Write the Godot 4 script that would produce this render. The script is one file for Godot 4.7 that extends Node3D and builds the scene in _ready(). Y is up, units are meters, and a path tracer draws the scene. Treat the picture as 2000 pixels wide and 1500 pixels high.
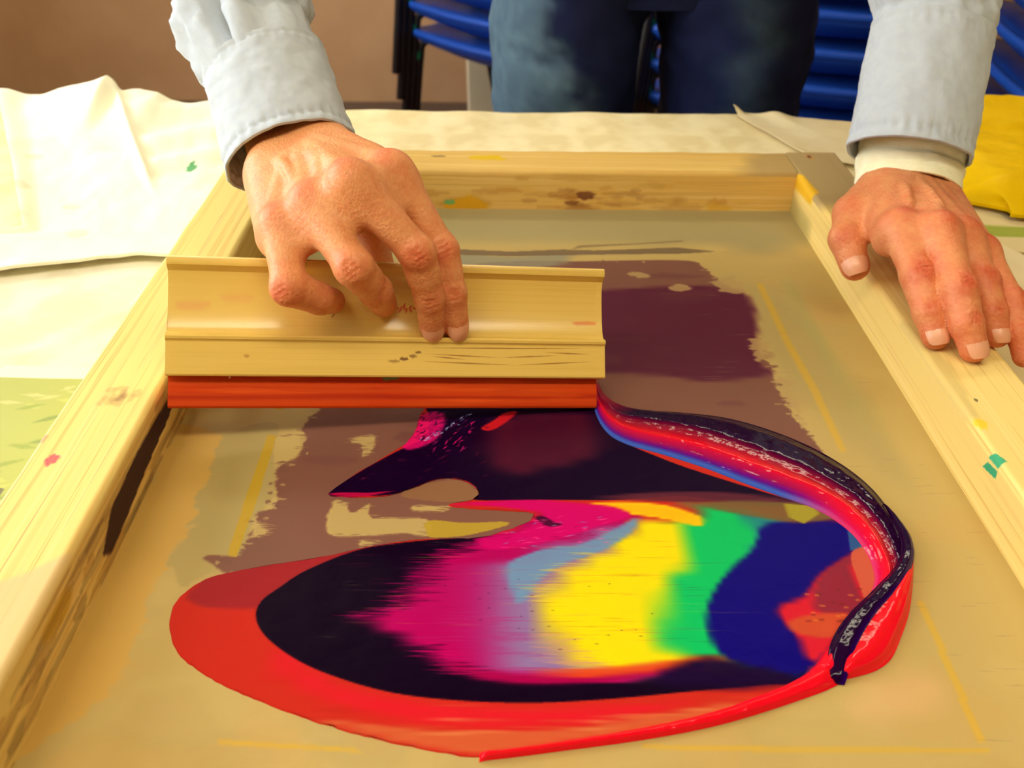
extends Node3D
# A screen-printing table: a man in a pale blue shirt draws a squeegee through a pool of rainbow ink.
# Metres, y up. The long axis of the wooden screen runs along z; the photographer stands at +z.

const STENCIL := [0.0077, -0.7246, 0.0639, -0.7254, 0.1631, -0.7288, 0.1804, -0.7151, 0.1889, -0.6913, 0.2039, -0.6661, 0.2011, -0.6142, 0.1978, -0.5764, 0.2015, -0.5552, 0.1996, -0.5286, 0.2019, -0.5036, 0.2087, -0.4690, 0.2171, -0.4176, 0.2156, -0.3646, 0.1783, -0.3019, 0.1343, -0.2765, -0.0204, -0.2762, -0.1613, -0.3549, -0.1486, -0.3630, -0.1480, -0.3753, -0.1448, -0.3882, -0.1474, -0.3970, -0.1373, -0.4039, -0.1413, -0.4203, -0.1421, -0.4401, -0.1324, -0.4505, -0.1345, -0.4748, -0.1343, -0.4891, -0.1221, -0.5132, -0.0840, -0.6111, -0.0384, -0.7073]
const STENCIL_DEEP := [0.0806, -0.6717, 0.2032, -0.6732, 0.1949, -0.5692, 0.1998, -0.5484, 0.1515, -0.5379, 0.1219, -0.5443, 0.0760, -0.5472, 0.0448, -0.5403, -0.0325, -0.5669, -0.0142, -0.6444]
const LEFT_ORANGE := [-0.2201, -0.4194, -0.2216, -0.4478, -0.2219, -0.4830, -0.1866, -0.4704, -0.1832, -0.4422, -0.1849, -0.4251, -0.1863, -0.4035, -0.1808, -0.3967, -0.1869, -0.3849, -0.1806, -0.3833, -0.1886, -0.3674, -0.1889, -0.3537, -0.1896, -0.3349, -0.1910, -0.2699, -0.2380, -0.2287, -0.2491, -0.2930]
const LEFT_GREY := [-0.1866, -0.4704, -0.1542, -0.4857, -0.1465, -0.4424, -0.1399, -0.4108, -0.1473, -0.3901, -0.1457, -0.3629, -0.1590, -0.3538, -0.1747, -0.3392, -0.1823, -0.3537, -0.1876, -0.3567, -0.1815, -0.3866, -0.1873, -0.3866, -0.1817, -0.4001, -0.1868, -0.4053, -0.1842, -0.4364]
const LEFT_TAPE := [-0.1568, -0.4727, -0.1507, -0.4717, -0.1496, -0.4108, -0.1503, -0.3614, -0.1558, -0.3629, -0.1568, -0.4107]
const LEFT_TAPE_FAR := [-0.1581, -0.5007, -0.1519, -0.5007, -0.1514, -0.5519, -0.1572, -0.5518]
const PATCH_A := [-0.1031, -0.4075, -0.0957, -0.4067, -0.0897, -0.3980, -0.0811, -0.4059, -0.0785, -0.3938, -0.0666, -0.3939, -0.0440, -0.3923, -0.0431, -0.3791, -0.0571, -0.3807, -0.0766, -0.3790, -0.1012, -0.3805]
const PATCH_B := [-0.0440, -0.3915, -0.0226, -0.3899, 0.0009, -0.3909, 0.0021, -0.3875, -0.0165, -0.3801, -0.0337, -0.3776, -0.0431, -0.3791]
const PATCH_C := [-0.1002, -0.4648, -0.0971, -0.4711, -0.0854, -0.4722, -0.0855, -0.4567, -0.0905, -0.4506, -0.0927, -0.4628]
const PATCH_D := [-0.1498, -0.4707, -0.1335, -0.4750, -0.1314, -0.4564, -0.1372, -0.4464, -0.1453, -0.4424]
const PATCH_E := [-0.1450, -0.3901, -0.1372, -0.3868, -0.1378, -0.3787, -0.1447, -0.3786]
const PATCH_F := [-0.0809, -0.3757, -0.0739, -0.3750, -0.0755, -0.3694, -0.0807, -0.3702]
const PATCH_G := [-0.0533, -0.4043, -0.0328, -0.4035, -0.0349, -0.3992, -0.0517, -0.3999]
const PATCH_H := [-0.0451, -0.4250, -0.0291, -0.4279, -0.0176, -0.4205, -0.0162, -0.4115, -0.0354, -0.4079, -0.0601, -0.4131, -0.0571, -0.4203]
const RIGHT_TAPE := [0.2204, -0.6862, 0.2259, -0.6863, 0.2261, -0.5899, 0.2292, -0.5288, 0.2278, -0.4582, 0.2233, -0.4571, 0.2232, -0.5211, 0.2204, -0.5898]
const RIGHT_TAPE_NEAR := [0.2264, -0.3321, 0.2303, -0.3302, 0.2286, -0.2885, 0.2266, -0.2463, 0.2224, -0.2456, 0.2244, -0.2851]
const BOTTOM_TAPE := [0.0658, -0.2448, 0.1263, -0.2435, 0.2272, -0.2431, 0.2262, -0.2407, 0.1256, -0.2406, 0.0655, -0.2424]
const BOTTOM_TAPE_L := [-0.1306, -0.2470, -0.0671, -0.2428, -0.0620, -0.2401, -0.1299, -0.2443]
const EDGE_TAPE := [0.0831, -0.2317, 0.2548, -0.2324, 0.2530, -0.2288, 0.0826, -0.2287]
const STREAK_A := [-0.0449, -0.7484, 0.0078, -0.7440, 0.0558, -0.7489, 0.0844, -0.7472, 0.1624, -0.7546, 0.1972, -0.7467, 0.1652, -0.7421, 0.0838, -0.7389, 0.0077, -0.7347, -0.0443, -0.7370]
const STREAK_B := [0.0630, -0.7490, 0.0708, -0.7575, 0.1247, -0.7626, 0.1697, -0.7698, 0.1692, -0.7665, 0.0753, -0.7534]
const STREAK_BLUE := [-0.0492, -0.7390, 0.0077, -0.7327, 0.0649, -0.7407, 0.0542, -0.7183, 0.0076, -0.7079, -0.0475, -0.7072]
const BACK_GREY := [-0.2200, -0.8355, 0.2923, -0.8443, 0.2858, -0.7629, 0.2368, -0.7411, 0.2025, -0.7616, -0.0409, -0.7688, -0.1882, -0.6773]
const RIGHT_GREY := [0.1851, -0.7201, 0.2038, -0.6934, 0.2349, -0.6938, 0.2527, -0.5697, 0.2633, -0.4276, 0.2518, -0.4178, 0.2261, -0.4803, 0.2049, -0.5693, 0.1990, -0.6142, 0.2028, -0.6714]
const RIGHT_GREEN := [0.2460, -0.7015, 0.2545, -0.6649, 0.2544, -0.5755, 0.2585, -0.4921, 0.2497, -0.4874, 0.2447, -0.5696, 0.2385, -0.6373]
const RAG_A := [0.1883, -0.5955, 0.2054, -0.5987, 0.2054, -0.5779, 0.1940, -0.5635, 0.1896, -0.5865]
const RAG_B := [0.2024, -0.5525, 0.2105, -0.5418, 0.2069, -0.4779, 0.2043, -0.5060, 0.2035, -0.5260]
const RAG_C := [0.1830, -0.6894, 0.1999, -0.7009, 0.2087, -0.6824, 0.2003, -0.6678, 0.1867, -0.6712]
const RAG_D := [0.1409, -0.6742, 0.1534, -0.6853, 0.1618, -0.6818, 0.1529, -0.6708]
const RAG_E := [0.1126, -0.7074, 0.1234, -0.7056, 0.1259, -0.6961, 0.1147, -0.6941]
const PINKISH := [0.1768, -0.2768, 0.2053, -0.2867, 0.2217, -0.2818, 0.2134, -0.2642, 0.1800, -0.2536, 0.1628, -0.2580]
const FILM := [0.0681, -0.5210, 0.0066, -0.5174, -0.0450, -0.5138, -0.0568, -0.4997, -0.0585, -0.4885, -0.0614, -0.4726, -0.0660, -0.4626, -0.0737, -0.4540, -0.0842, -0.4430, -0.0931, -0.4343, -0.1020, -0.4234, -0.1094, -0.4129, -0.1010, -0.4106, -0.0835, -0.4102, -0.0678, -0.4131, -0.0549, -0.4198, -0.0430, -0.4267, -0.0300, -0.4278, -0.0200, -0.4229, -0.0152, -0.4153, -0.0179, -0.4087, -0.0327, -0.4045, -0.0313, -0.4022, -0.0161, -0.4000, 0.0028, -0.3987, 0.0154, -0.3975, 0.0191, -0.3952, 0.0152, -0.3890, 0.0013, -0.3820, -0.0124, -0.3760, -0.0306, -0.3750, -0.0546, -0.3733, -0.0781, -0.3682, -0.1009, -0.3608, -0.1290, -0.3543, -0.1564, -0.3472, -0.1701, -0.3396, -0.1776, -0.3267, -0.1777, -0.3144, -0.1723, -0.3010, -0.1621, -0.2882, -0.1432, -0.2759, -0.1202, -0.2648, -0.0959, -0.2552, -0.0726, -0.2476, -0.0477, -0.2409, -0.0259, -0.2365, -0.0115, -0.2345, 0.0051, -0.2365, 0.0413, -0.2424, 0.0786, -0.2491, 0.1042, -0.2547, 0.1310, -0.2632, 0.1601, -0.2766, 0.1870, -0.2954, 0.2155, -0.3262, 0.2338, -0.3606, 0.2375, -0.3923, 0.2302, -0.4177, 0.2148, -0.4424, 0.1935, -0.4645, 0.1632, -0.4856, 0.1292, -0.4958, 0.0935, -0.4991, 0.0796, -0.5056, 0.0737, -0.5211]
const F_RED_DARK := [-0.1727, -0.3322, -0.1612, -0.3493, -0.1413, -0.3539, -0.1200, -0.3584, -0.0793, -0.3726, -0.0623, -0.3742, -0.0781, -0.3632, -0.0985, -0.3496, -0.1192, -0.3323, -0.1298, -0.3221, -0.1571, -0.3220, -0.1686, -0.3253]
const F_RED_HOT := [-0.1118, -0.2979, -0.0870, -0.2760, -0.0450, -0.2644, 0.0052, -0.2601, 0.0553, -0.2617, 0.0934, -0.2640, 0.0545, -0.2532, 0.0052, -0.2490, -0.0440, -0.2531, -0.0851, -0.2643, -0.1138, -0.2821]
const F_RED_THIN := [-0.0884, -0.2544, -0.0535, -0.2503, -0.0192, -0.2476, 0.0296, -0.2491, 0.0798, -0.2574, 0.1187, -0.2646, 0.1044, -0.2561, 0.0538, -0.2461, 0.0051, -0.2384, -0.0116, -0.2360, -0.0527, -0.2428]
const F_BLACK := [-0.1320, -0.3163, -0.1311, -0.3269, -0.1238, -0.3360, -0.1106, -0.3493, -0.0837, -0.3649, -0.0545, -0.3716, -0.0154, -0.3760, 0.0365, -0.3804, 0.1295, -0.3852, 0.1612, -0.3189, 0.1528, -0.2781, 0.1337, -0.2741, 0.0944, -0.2699, 0.0557, -0.2657, 0.0178, -0.2633, -0.0199, -0.2644, -0.0530, -0.2687, -0.0821, -0.2776, -0.1047, -0.2883, -0.1236, -0.3028]
const F_MAGENTA := [-0.0736, -0.3147, -0.0586, -0.3235, -0.0471, -0.3363, -0.0440, -0.3515, -0.0300, -0.3635, -0.0153, -0.3709, 0.0013, -0.3803, 0.0168, -0.3912, 0.0248, -0.3980, 0.0815, -0.3983, 0.0883, -0.3560, 0.0782, -0.2825, 0.0310, -0.2757, 0.0053, -0.2759, -0.0154, -0.2798, -0.0340, -0.2885, -0.0481, -0.2997]
const F_PINK_TOP := [-0.0320, -0.4036, -0.0067, -0.4023, 0.0185, -0.3979, 0.0247, -0.3957, 0.0198, -0.3868, 0.0058, -0.3782, -0.0154, -0.3743, -0.0062, -0.3656, 0.0239, -0.3711, 0.0583, -0.3849, 0.0779, -0.3937, 0.0693, -0.4018, 0.0473, -0.4054, 0.0220, -0.4080, -0.0036, -0.4069]
const F_LILAC := [-0.0133, -0.3516, 0.0087, -0.3557, 0.0391, -0.3720, 0.0836, -0.3894, 0.0911, -0.3765, 0.0787, -0.2856, 0.0364, -0.2793, 0.0053, -0.2808, -0.0052, -0.2949, -0.0111, -0.3184]
const F_BLUEGREY := [0.0028, -0.3537, 0.0237, -0.3658, 0.0450, -0.3700, 0.0641, -0.3806, 0.0824, -0.3929, 0.0779, -0.3806, 0.0597, -0.3659, 0.0381, -0.3558, 0.0230, -0.3441, 0.0112, -0.3256, 0.0056, -0.3328]
const F_YELLOW := [0.0224, -0.3256, 0.0301, -0.3403, 0.0408, -0.3519, 0.0595, -0.3639, 0.0836, -0.3894, 0.1084, -0.3886, 0.1241, -0.3896, 0.1357, -0.3562, 0.1214, -0.2888, 0.0839, -0.2856, 0.0522, -0.2824, 0.0343, -0.2886, 0.0257, -0.3048]
const F_YELLOW_TOP := [0.0536, -0.4045, 0.0793, -0.4065, 0.1043, -0.4029, 0.1216, -0.3931, 0.1186, -0.3852, 0.0994, -0.3912, 0.0750, -0.3964]
const F_GREEN := [0.1132, -0.3895, 0.1212, -0.3994, 0.1111, -0.4057, 0.1329, -0.4031, 0.1511, -0.3986, 0.1616, -0.3897, 0.1757, -0.3726, 0.1523, -0.2858, 0.1108, -0.2888, 0.0853, -0.2951, 0.0860, -0.3187, 0.0949, -0.3406, 0.1101, -0.3621]
const F_TEAL := [0.1447, -0.3986, 0.1595, -0.3942, 0.1792, -0.3855, 0.1724, -0.3603, 0.1464, -0.3643, 0.1517, -0.3767]
const F_NAVY := [0.1582, -0.3862, 0.1806, -0.3907, 0.2054, -0.3900, 0.2184, -0.3728, 0.2162, -0.3487, 0.1859, -0.3087, 0.1567, -0.2827, 0.1450, -0.2780, 0.1279, -0.2826, 0.1141, -0.2920, 0.1097, -0.3084, 0.1153, -0.3295, 0.1319, -0.3522, 0.1449, -0.3643, 0.1507, -0.3725]
const F_NAVY_DARK := [0.1058, -0.2904, 0.1260, -0.2857, 0.1467, -0.2796, 0.1494, -0.2750, 0.1280, -0.2720, 0.1024, -0.2719, 0.0770, -0.2734, 0.0835, -0.2825]
const F_INRED := [0.1502, -0.3217, 0.1675, -0.3315, 0.1804, -0.3466, 0.2048, -0.3637, 0.2197, -0.3720, 0.2162, -0.3487, 0.2027, -0.3262, 0.1821, -0.3053, 0.1637, -0.2889, 0.1575, -0.2905, 0.1566, -0.3019]
const F_INMAUVE := [0.1798, -0.3447, 0.2044, -0.3625, 0.1991, -0.3486, 0.1987, -0.3226, 0.1836, -0.3190, 0.1706, -0.3225]
const F_INPEACH := [0.2039, -0.3637, 0.2203, -0.3729, 0.2125, -0.3448, 0.2013, -0.3262, 0.2007, -0.3372]
const F_INORANGE := [0.1543, -0.3137, 0.1724, -0.3190, 0.1914, -0.3173, 0.1788, -0.3036, 0.1575, -0.3052]
const F_STEEL := [0.2099, -0.3944, 0.2189, -0.3835, 0.2209, -0.3729, 0.2038, -0.3653, 0.2073, -0.3813]
const F_OLIVE := [0.1206, -0.4053, 0.1499, -0.4078, 0.1846, -0.4057, 0.1961, -0.4011, 0.2065, -0.3935, 0.1801, -0.3890, 0.1561, -0.3933, 0.1322, -0.3994]
const F_OLIVE_B := [0.1750, -0.4056, 0.1936, -0.4034, 0.1948, -0.3966, 0.1829, -0.3877, 0.1750, -0.3934]
const F_PURPLE := [-0.1093, -0.4124, -0.0929, -0.4328, -0.0719, -0.4530, -0.0528, -0.4698, -0.0507, -0.4897, -0.0450, -0.5138, 0.0678, -0.5179, 0.0764, -0.4736, 0.1076, -0.4468, 0.1530, -0.4220, 0.1961, -0.4011, 0.1840, -0.4033, 0.1340, -0.4086, 0.1089, -0.4122, 0.0699, -0.4083, 0.0315, -0.4081, -0.0163, -0.4078, -0.0149, -0.4153, -0.0200, -0.4234, -0.0300, -0.4278, -0.0430, -0.4267, -0.0549, -0.4198, -0.0678, -0.4131, -0.0836, -0.4111]
const F_PURPLE_RED := [-0.0043, -0.4901, 0.0281, -0.4974, 0.0605, -0.4953, 0.0684, -0.4625, 0.0534, -0.4465, 0.0329, -0.4386, 0.0061, -0.4310, -0.0072, -0.4435, -0.0144, -0.4619]
const F_PURPLE_MID := [0.0636, -0.4096, 0.0834, -0.4144, 0.1128, -0.4160, 0.1514, -0.4148, 0.1910, -0.4057, 0.1584, -0.4032, 0.1271, -0.4058]
const F_PINK_SPAT := [-0.0614, -0.4726, -0.0573, -0.4926, -0.0477, -0.4986, -0.0402, -0.4927, -0.0425, -0.4727, -0.0505, -0.4617, -0.0620, -0.4562, -0.0675, -0.4605]
const F_WHITE_SPAT := [-0.0489, -0.4644, -0.0357, -0.4755, -0.0272, -0.4813, -0.0187, -0.4958, -0.0159, -0.4982, -0.0183, -0.4813, -0.0268, -0.4728, -0.0385, -0.4628]
const F_RED_FLAME := [-0.0148, -0.4796, -0.0061, -0.4889, 0.0011, -0.4972, 0.0101, -0.4985, 0.0029, -0.4872, -0.0077, -0.4774]
const F_PINK_EDGE := [-0.1100, -0.4129, -0.1016, -0.4143, -0.0839, -0.4140, -0.0681, -0.4159, -0.0835, -0.4107, -0.1010, -0.4101]
const F_TONGUE_DARK := [0.0200, -0.3926, 0.0253, -0.3935, 0.0307, -0.3891, 0.0362, -0.3865, 0.0290, -0.3847, 0.0238, -0.3873]
const F_BASE_RED := [0.0262, -0.2830, 0.0576, -0.2843, 0.0897, -0.2888, 0.1115, -0.2926, 0.1187, -0.2888, 0.0968, -0.2844, 0.0623, -0.2794, 0.0311, -0.2775]
const F_BASE_PINK := [-0.0260, -0.2854, 0.0053, -0.2799, 0.0364, -0.2799, 0.0731, -0.2831, 0.1108, -0.2888, 0.0964, -0.2819, 0.0619, -0.2764, 0.0258, -0.2739, -0.0050, -0.2756]
const R_OUT := [0.0704, -0.5370, 0.0742, -0.5203, 0.0841, -0.5079, 0.1009, -0.5020, 0.1295, -0.4986, 0.1574, -0.4929, 0.1832, -0.4804, 0.2066, -0.4627, 0.2243, -0.4417, 0.2352, -0.4199, 0.2396, -0.3957, 0.2392, -0.3723, 0.2355, -0.3520, 0.2295, -0.3360]
const R_MID := [0.0690, -0.5331, 0.0698, -0.5115, 0.0801, -0.4935, 0.0972, -0.4866, 0.1229, -0.4799, 0.1472, -0.4689, 0.1702, -0.4549, 0.1931, -0.4384, 0.2099, -0.4217, 0.2216, -0.4043, 0.2274, -0.3842, 0.2281, -0.3652, 0.2254, -0.3493, 0.2194, -0.3359]
const R_CREST := [0.0685, -0.5318, 0.0686, -0.5066, 0.0760, -0.4853, 0.0904, -0.4740, 0.1153, -0.4653, 0.1400, -0.4547, 0.1620, -0.4413, 0.1836, -0.4274, 0.2011, -0.4140, 0.2126, -0.3992, 0.2194, -0.3815, 0.2214, -0.3632, 0.2197, -0.3473, 0.2130, -0.3340]
const R_IN := [0.0669, -0.5305, 0.0647, -0.5029, 0.0703, -0.4772, 0.0828, -0.4629, 0.1074, -0.4513, 0.1322, -0.4381, 0.1532, -0.4243, 0.1737, -0.4119, 0.1912, -0.4018, 0.2026, -0.3902, 0.2101, -0.3764, 0.2128, -0.3591, 0.2102, -0.3427, 0.2017, -0.3292]
const L_OUT := [0.2391, -0.3592, 0.2344, -0.3474, 0.2295, -0.3360, 0.2210, -0.3186, 0.2107, -0.3025, 0.2013, -0.2898, 0.1917, -0.2829, 0.1814, -0.2792, 0.1715, -0.2767]
const L_IN := [0.2346, -0.3584, 0.2273, -0.3466, 0.2168, -0.3367, 0.2047, -0.3231, 0.1925, -0.3115, 0.1825, -0.3008, 0.1757, -0.2910, 0.1714, -0.2831, 0.1688, -0.2770]
const B_OUT := [0.2387, -0.4076, 0.2412, -0.3913, 0.2416, -0.3757, 0.2394, -0.3632, 0.2346, -0.3520, 0.2268, -0.3405, 0.2154, -0.3278, 0.2035, -0.3164, 0.1928, -0.3041, 0.1842, -0.2926, 0.1780, -0.2831, 0.1719, -0.2737]
const B_IN := [0.2358, -0.4048, 0.2349, -0.3877, 0.2349, -0.3756, 0.2319, -0.3632, 0.2243, -0.3504, 0.2127, -0.3389, 0.2004, -0.3278, 0.1890, -0.3178, 0.1784, -0.3067, 0.1699, -0.2948, 0.1658, -0.2847, 0.1630, -0.2749]
const I_OUT := [0.2168, -0.3367, 0.2053, -0.3249, 0.1932, -0.3136, 0.1826, -0.3027, 0.1756, -0.2942, 0.1711, -0.2847, 0.1687, -0.2785]
const I_IN := [0.2104, -0.3396, 0.2006, -0.3278, 0.1889, -0.3157, 0.1775, -0.3041, 0.1681, -0.2942, 0.1604, -0.2859, 0.1546, -0.2809]
const T_OUT := [0.1695, -0.2743, 0.1605, -0.2701, 0.1463, -0.2648, 0.1298, -0.2590, 0.1084, -0.2523, 0.0854, -0.2468, 0.0581, -0.2419, 0.0289, -0.2377, 0.0051, -0.2343, -0.0067, -0.2328, -0.0100, -0.2318]
const T_IN := [0.1740, -0.2942, 0.1625, -0.2859, 0.1453, -0.2754, 0.1266, -0.2671, 0.1060, -0.2590, 0.0839, -0.2528, 0.0574, -0.2470, 0.0287, -0.2416, 0.0051, -0.2379, -0.0068, -0.2369, -0.0101, -0.2369]

const MESH_Y := 0.7555
const BAR_TOP := 0.7968
const IN_L := -0.2225
const IN_R := 0.2929
const IN_B := -0.8415
const IN_F := -0.185
const BAR_W := 0.055

var rng := RandomNumberGenerator.new()
var noise := FastNoiseLite.new()
var taken := {}
var M := {}

# ------------------------------------------------------------------ mesh collecting
class Geo:
	var v := PackedVector3Array()
	var n := PackedVector3Array()
	var uv := PackedVector2Array()
	var c := PackedColorArray()
	var ix := PackedInt32Array()
	var tint := Color.WHITE

	# points[i][j]: a grid of points, smooth, with uv (u along j, v along i)
	func grid(points: Array, wrap := false, hint := Vector3.ZERO, cols: Array = [], uvs: Array = []) -> void:
		var rows := points.size()
		var per: int = points[0].size()
		var base := v.size()
		var total := 0.0
		var centre := Vector3.ZERO
		for i in rows:
			for j in per:
				v.append(points[i][j])
				centre += points[i][j]
				uv.append(uvs[i][j] if uvs else Vector2(float(j) / maxi(per - 1, 1), float(i) / maxi(rows - 1, 1)))
				c.append(cols[i][j] if cols else tint)
		centre /= rows * per
		var start := ix.size()
		var across := per if wrap else per - 1
		for i in rows - 1:
			for j in across:
				var a := base + i * per + j
				var b := base + i * per + (j + 1) % per
				ix.append_array([a, b, b + per, a, b + per, a + per])
		for k in range(start, ix.size(), 3):
			var nn := (v[ix[k]] - v[ix[k + 2]]).cross(v[ix[k]] - v[ix[k + 1]])
			total += nn.dot(hint) if hint != Vector3.ZERO else nn.dot(v[ix[k]] - centre)
		if total < 0.0:
			for k in range(start, ix.size(), 3):
				var s := ix[k + 1]
				ix[k + 1] = ix[k + 2]
				ix[k + 2] = s
		for k in range(base, v.size()):
			n.append(Vector3.ZERO)
		for k in range(start, ix.size(), 3):
			var nn := (v[ix[k]] - v[ix[k + 2]]).cross(v[ix[k]] - v[ix[k + 1]])
			for q in 3:
				n[ix[k + q]] += nn
		for k in range(base, v.size()):
			n[k] = n[k].normalized() if n[k].length_squared() > 1e-24 else Vector3.UP

	# one flat polygon, points in order round it
	func face(pts: Array, towards: Vector3, uvs: Array = []) -> void:
		var nn := Vector3.ZERO
		for k in range(1, pts.size() - 1):
			nn += (pts[k + 1] - pts[0]).cross(pts[k] - pts[0])
		var flip := nn.dot(towards) < 0.0
		if flip:
			nn = -nn
		nn = nn.normalized()
		var flat := PackedVector2Array()
		var ax := (pts[1] - pts[0] as Vector3).normalized()
		var ay := nn.cross(ax)
		for p in pts:
			flat.append(Vector2((p - pts[0]).dot(ax), (p - pts[0]).dot(ay)))
		var tri := Geometry2D.triangulate_polygon(flat)
		var base := v.size()
		for k in pts.size():
			v.append(pts[k]); n.append(nn); c.append(tint)
			uv.append(uvs[k] if uvs else flat[k])
		for k in range(0, tri.size(), 3):
			var a := base + tri[k]
			var b := base + tri[k + 1]
			var d := base + tri[k + 2]
			if (v[a] - v[d]).cross(v[a] - v[b]).dot(nn) < 0.0:
				ix.append_array([a, d, b])
			else:
				ix.append_array([a, b, d])

	# a closed outline swept along frames (basis.x, basis.y span the outline); corners sharper than 35 degrees stay hard
	func sweep(outline: PackedVector2Array, frames: Array, caps := true) -> void:
		var m := outline.size()
		var runs: Array = []
		var run: Array = []
		var first := -1
		for k in m:
			var e0 := (outline[k] - outline[(k + m - 1) % m]).normalized()
			var e1 := (outline[(k + 1) % m] - outline[k]).normalized()
			if e0.dot(e1) < 0.82:
				first = k
				break
		if first < 0:
			run = range(m)
			var rows: Array = []
			for f in frames:
				var row: Array = []
				for k in m:
					row.append(f.origin + f.basis.x * outline[k].x + f.basis.y * outline[k].y)
				rows.append(row)
			grid(rows, true)
		else:
			run = [first]
			for s in range(1, m + 1):
				var k := (first + s) % m
				run.append(k)
				var e0 := (outline[k] - outline[(k + m - 1) % m]).normalized()
				var e1 := (outline[(k + 1) % m] - outline[k]).normalized()
				if e0.dot(e1) < 0.82:
					runs.append(run)
					run = [k]
			if run.size() > 1:
				runs.append(run)
			var area := 0.0
			for k in m:
				area += outline[k].cross(outline[(k + 1) % m])
			for r in runs:
				var rows: Array = []
				for f in frames:
					var row: Array = []
					for k in r:
						row.append(f.origin + f.basis.x * outline[k].x + f.basis.y * outline[k].y)
					rows.append(row)
				var e: Vector2 = outline[r[1]] - outline[r[0]]
				var out2 := Vector2(e.y, -e.x) * signf(area)
				var f0: Transform3D = frames[0]
				grid(rows, false, f0.basis.x * out2.x + f0.basis.y * out2.y)
		if caps:
			for side in [0, frames.size() - 1]:
				var f: Transform3D = frames[side]
				var other: Transform3D = frames[1 if side == 0 else frames.size() - 2]
				var pts: Array = []
				for k in m:
					pts.append(f.origin + f.basis.x * outline[k].x + f.basis.y * outline[k].y)
				face(pts, f.origin - other.origin)

	func box(lo: Vector3, hi: Vector3, bevel := 0.0) -> void:
		var b := minf(bevel, 0.49 * minf(hi.x - lo.x, hi.z - lo.z))
		var o := PackedVector2Array()
		if b > 0.0:
			for q in [[hi.x, hi.z, 0.0], [lo.x, hi.z, 0.25], [lo.x, lo.z, 0.5], [hi.x, lo.z, 0.75]]:
				var cx: float = q[0] - signf(q[0] - lo.x - 1e-9) * b if q[0] == hi.x else q[0] + b
				var cz: float = q[1] - b if q[1] == hi.z else q[1] + b
				for s in 3:
					var an: float = (q[2] + s * 0.125) * TAU
					o.append(Vector2(cx + cos(an) * b, cz + sin(an) * b))
		else:
			o = PackedVector2Array([Vector2(hi.x, hi.z), Vector2(lo.x, hi.z), Vector2(lo.x, lo.z), Vector2(hi.x, lo.z)])
		var bs := Basis(Vector3.RIGHT, Vector3.BACK, Vector3.DOWN)
		sweep(o, [Transform3D(bs, Vector3(0, lo.y, 0)), Transform3D(bs, Vector3(0, hi.y, 0))])

	func tube(path: Array, radii, sides := 10, caps := true) -> void:
		var rows: Array = []
		var up := Vector3(0.13, 0.97, 0.21)
		for i in path.size():
			var t: Vector3 = (path[mini(i + 1, path.size() - 1)] - path[maxi(i - 1, 0)]).normalized()
			var x := t.cross(up)
			if x.length() < 0.05:
				x = t.cross(Vector3.RIGHT)
			x = x.normalized()
			var y := x.cross(t)
			up = y
			var r: float = radii[i] if radii is Array else radii
			var row: Array = []
			for j in sides:
				var a := TAU * j / sides
				row.append(path[i] + x * cos(a) * r + y * sin(a) * r)
			rows.append(row)
		grid(rows, true)
		if caps:
			face(rows[0], path[0] - path[1])
			face(rows[-1], path[-1] - path[-2])

	func mesh() -> ArrayMesh:
		var a: Array = []
		a.resize(Mesh.ARRAY_MAX)
		a[Mesh.ARRAY_VERTEX] = v
		a[Mesh.ARRAY_NORMAL] = n
		a[Mesh.ARRAY_TEX_UV] = uv
		a[Mesh.ARRAY_COLOR] = c
		a[Mesh.ARRAY_INDEX] = ix
		var m := ArrayMesh.new()
		m.add_surface_from_arrays(Mesh.PRIMITIVE_TRIANGLES, a)
		return m

# ------------------------------------------------------------------ scene bookkeeping
func numbered(called: String) -> String:
	if not taken.has(called):
		taken[called] = 0
		return called
	taken[called] += 1
	return "%s_%03d" % [called, taken[called]]

func put(g: Geo, called: String, m: Material, parent: Node = self) -> MeshInstance3D:
	var o := MeshInstance3D.new()
	o.mesh = g.mesh()
	o.material_override = m
	o.name = numbered(called) if parent == self else called
	parent.add_child(o, true)
	return o

func thing(called: String, label: String, category: String, at := Vector3.ZERO, group := "") -> Node3D:
	var o := Node3D.new()
	o.name = numbered(called)
	add_child(o, true)
	o.position = at
	tag(o, label, category, group)
	return o

func tag(o: Node, label: String, category: String, group := "") -> Node:
	o.set_meta("label", label)
	o.set_meta("category", category)
	if group:
		o.set_meta("group", group)
	return o

func struct(o: Node, label := "") -> Node:
	o.set_meta("kind", "structure")
	if label:
		o.set_meta("label", label)
	return o

# ------------------------------------------------------------------ colours and materials
func rgb(r: float, g: float, b: float) -> Color:
	return Color(r / 255.0, g / 255.0, b / 255.0)

func lin(r: float, g: float, b: float) -> Color:
	return rgb(r, g, b).srgb_to_linear()

func mat(color: Color, rough := 0.7, spec := 0.5) -> StandardMaterial3D:
	var m := StandardMaterial3D.new()
	m.albedo_color = color
	m.roughness = rough
	m.metallic_specular = spec
	return m

func noise_image(size: int, freq: float, seed_at: int, oct := 4) -> Image:
	var f := FastNoiseLite.new()
	f.seed = seed_at
	f.noise_type = FastNoiseLite.TYPE_SIMPLEX_SMOOTH
	f.frequency = freq
	f.fractal_octaves = oct
	return f.get_seamless_image(size, size, false, false, 0.15, true)

func bumps(im: Image, strength: float) -> ImageTexture:
	var b := im.duplicate() as Image
	b.convert(Image.FORMAT_RGBA8)
	b.bump_map_to_normal_map(strength)
	return ImageTexture.create_from_image(b)

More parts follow.
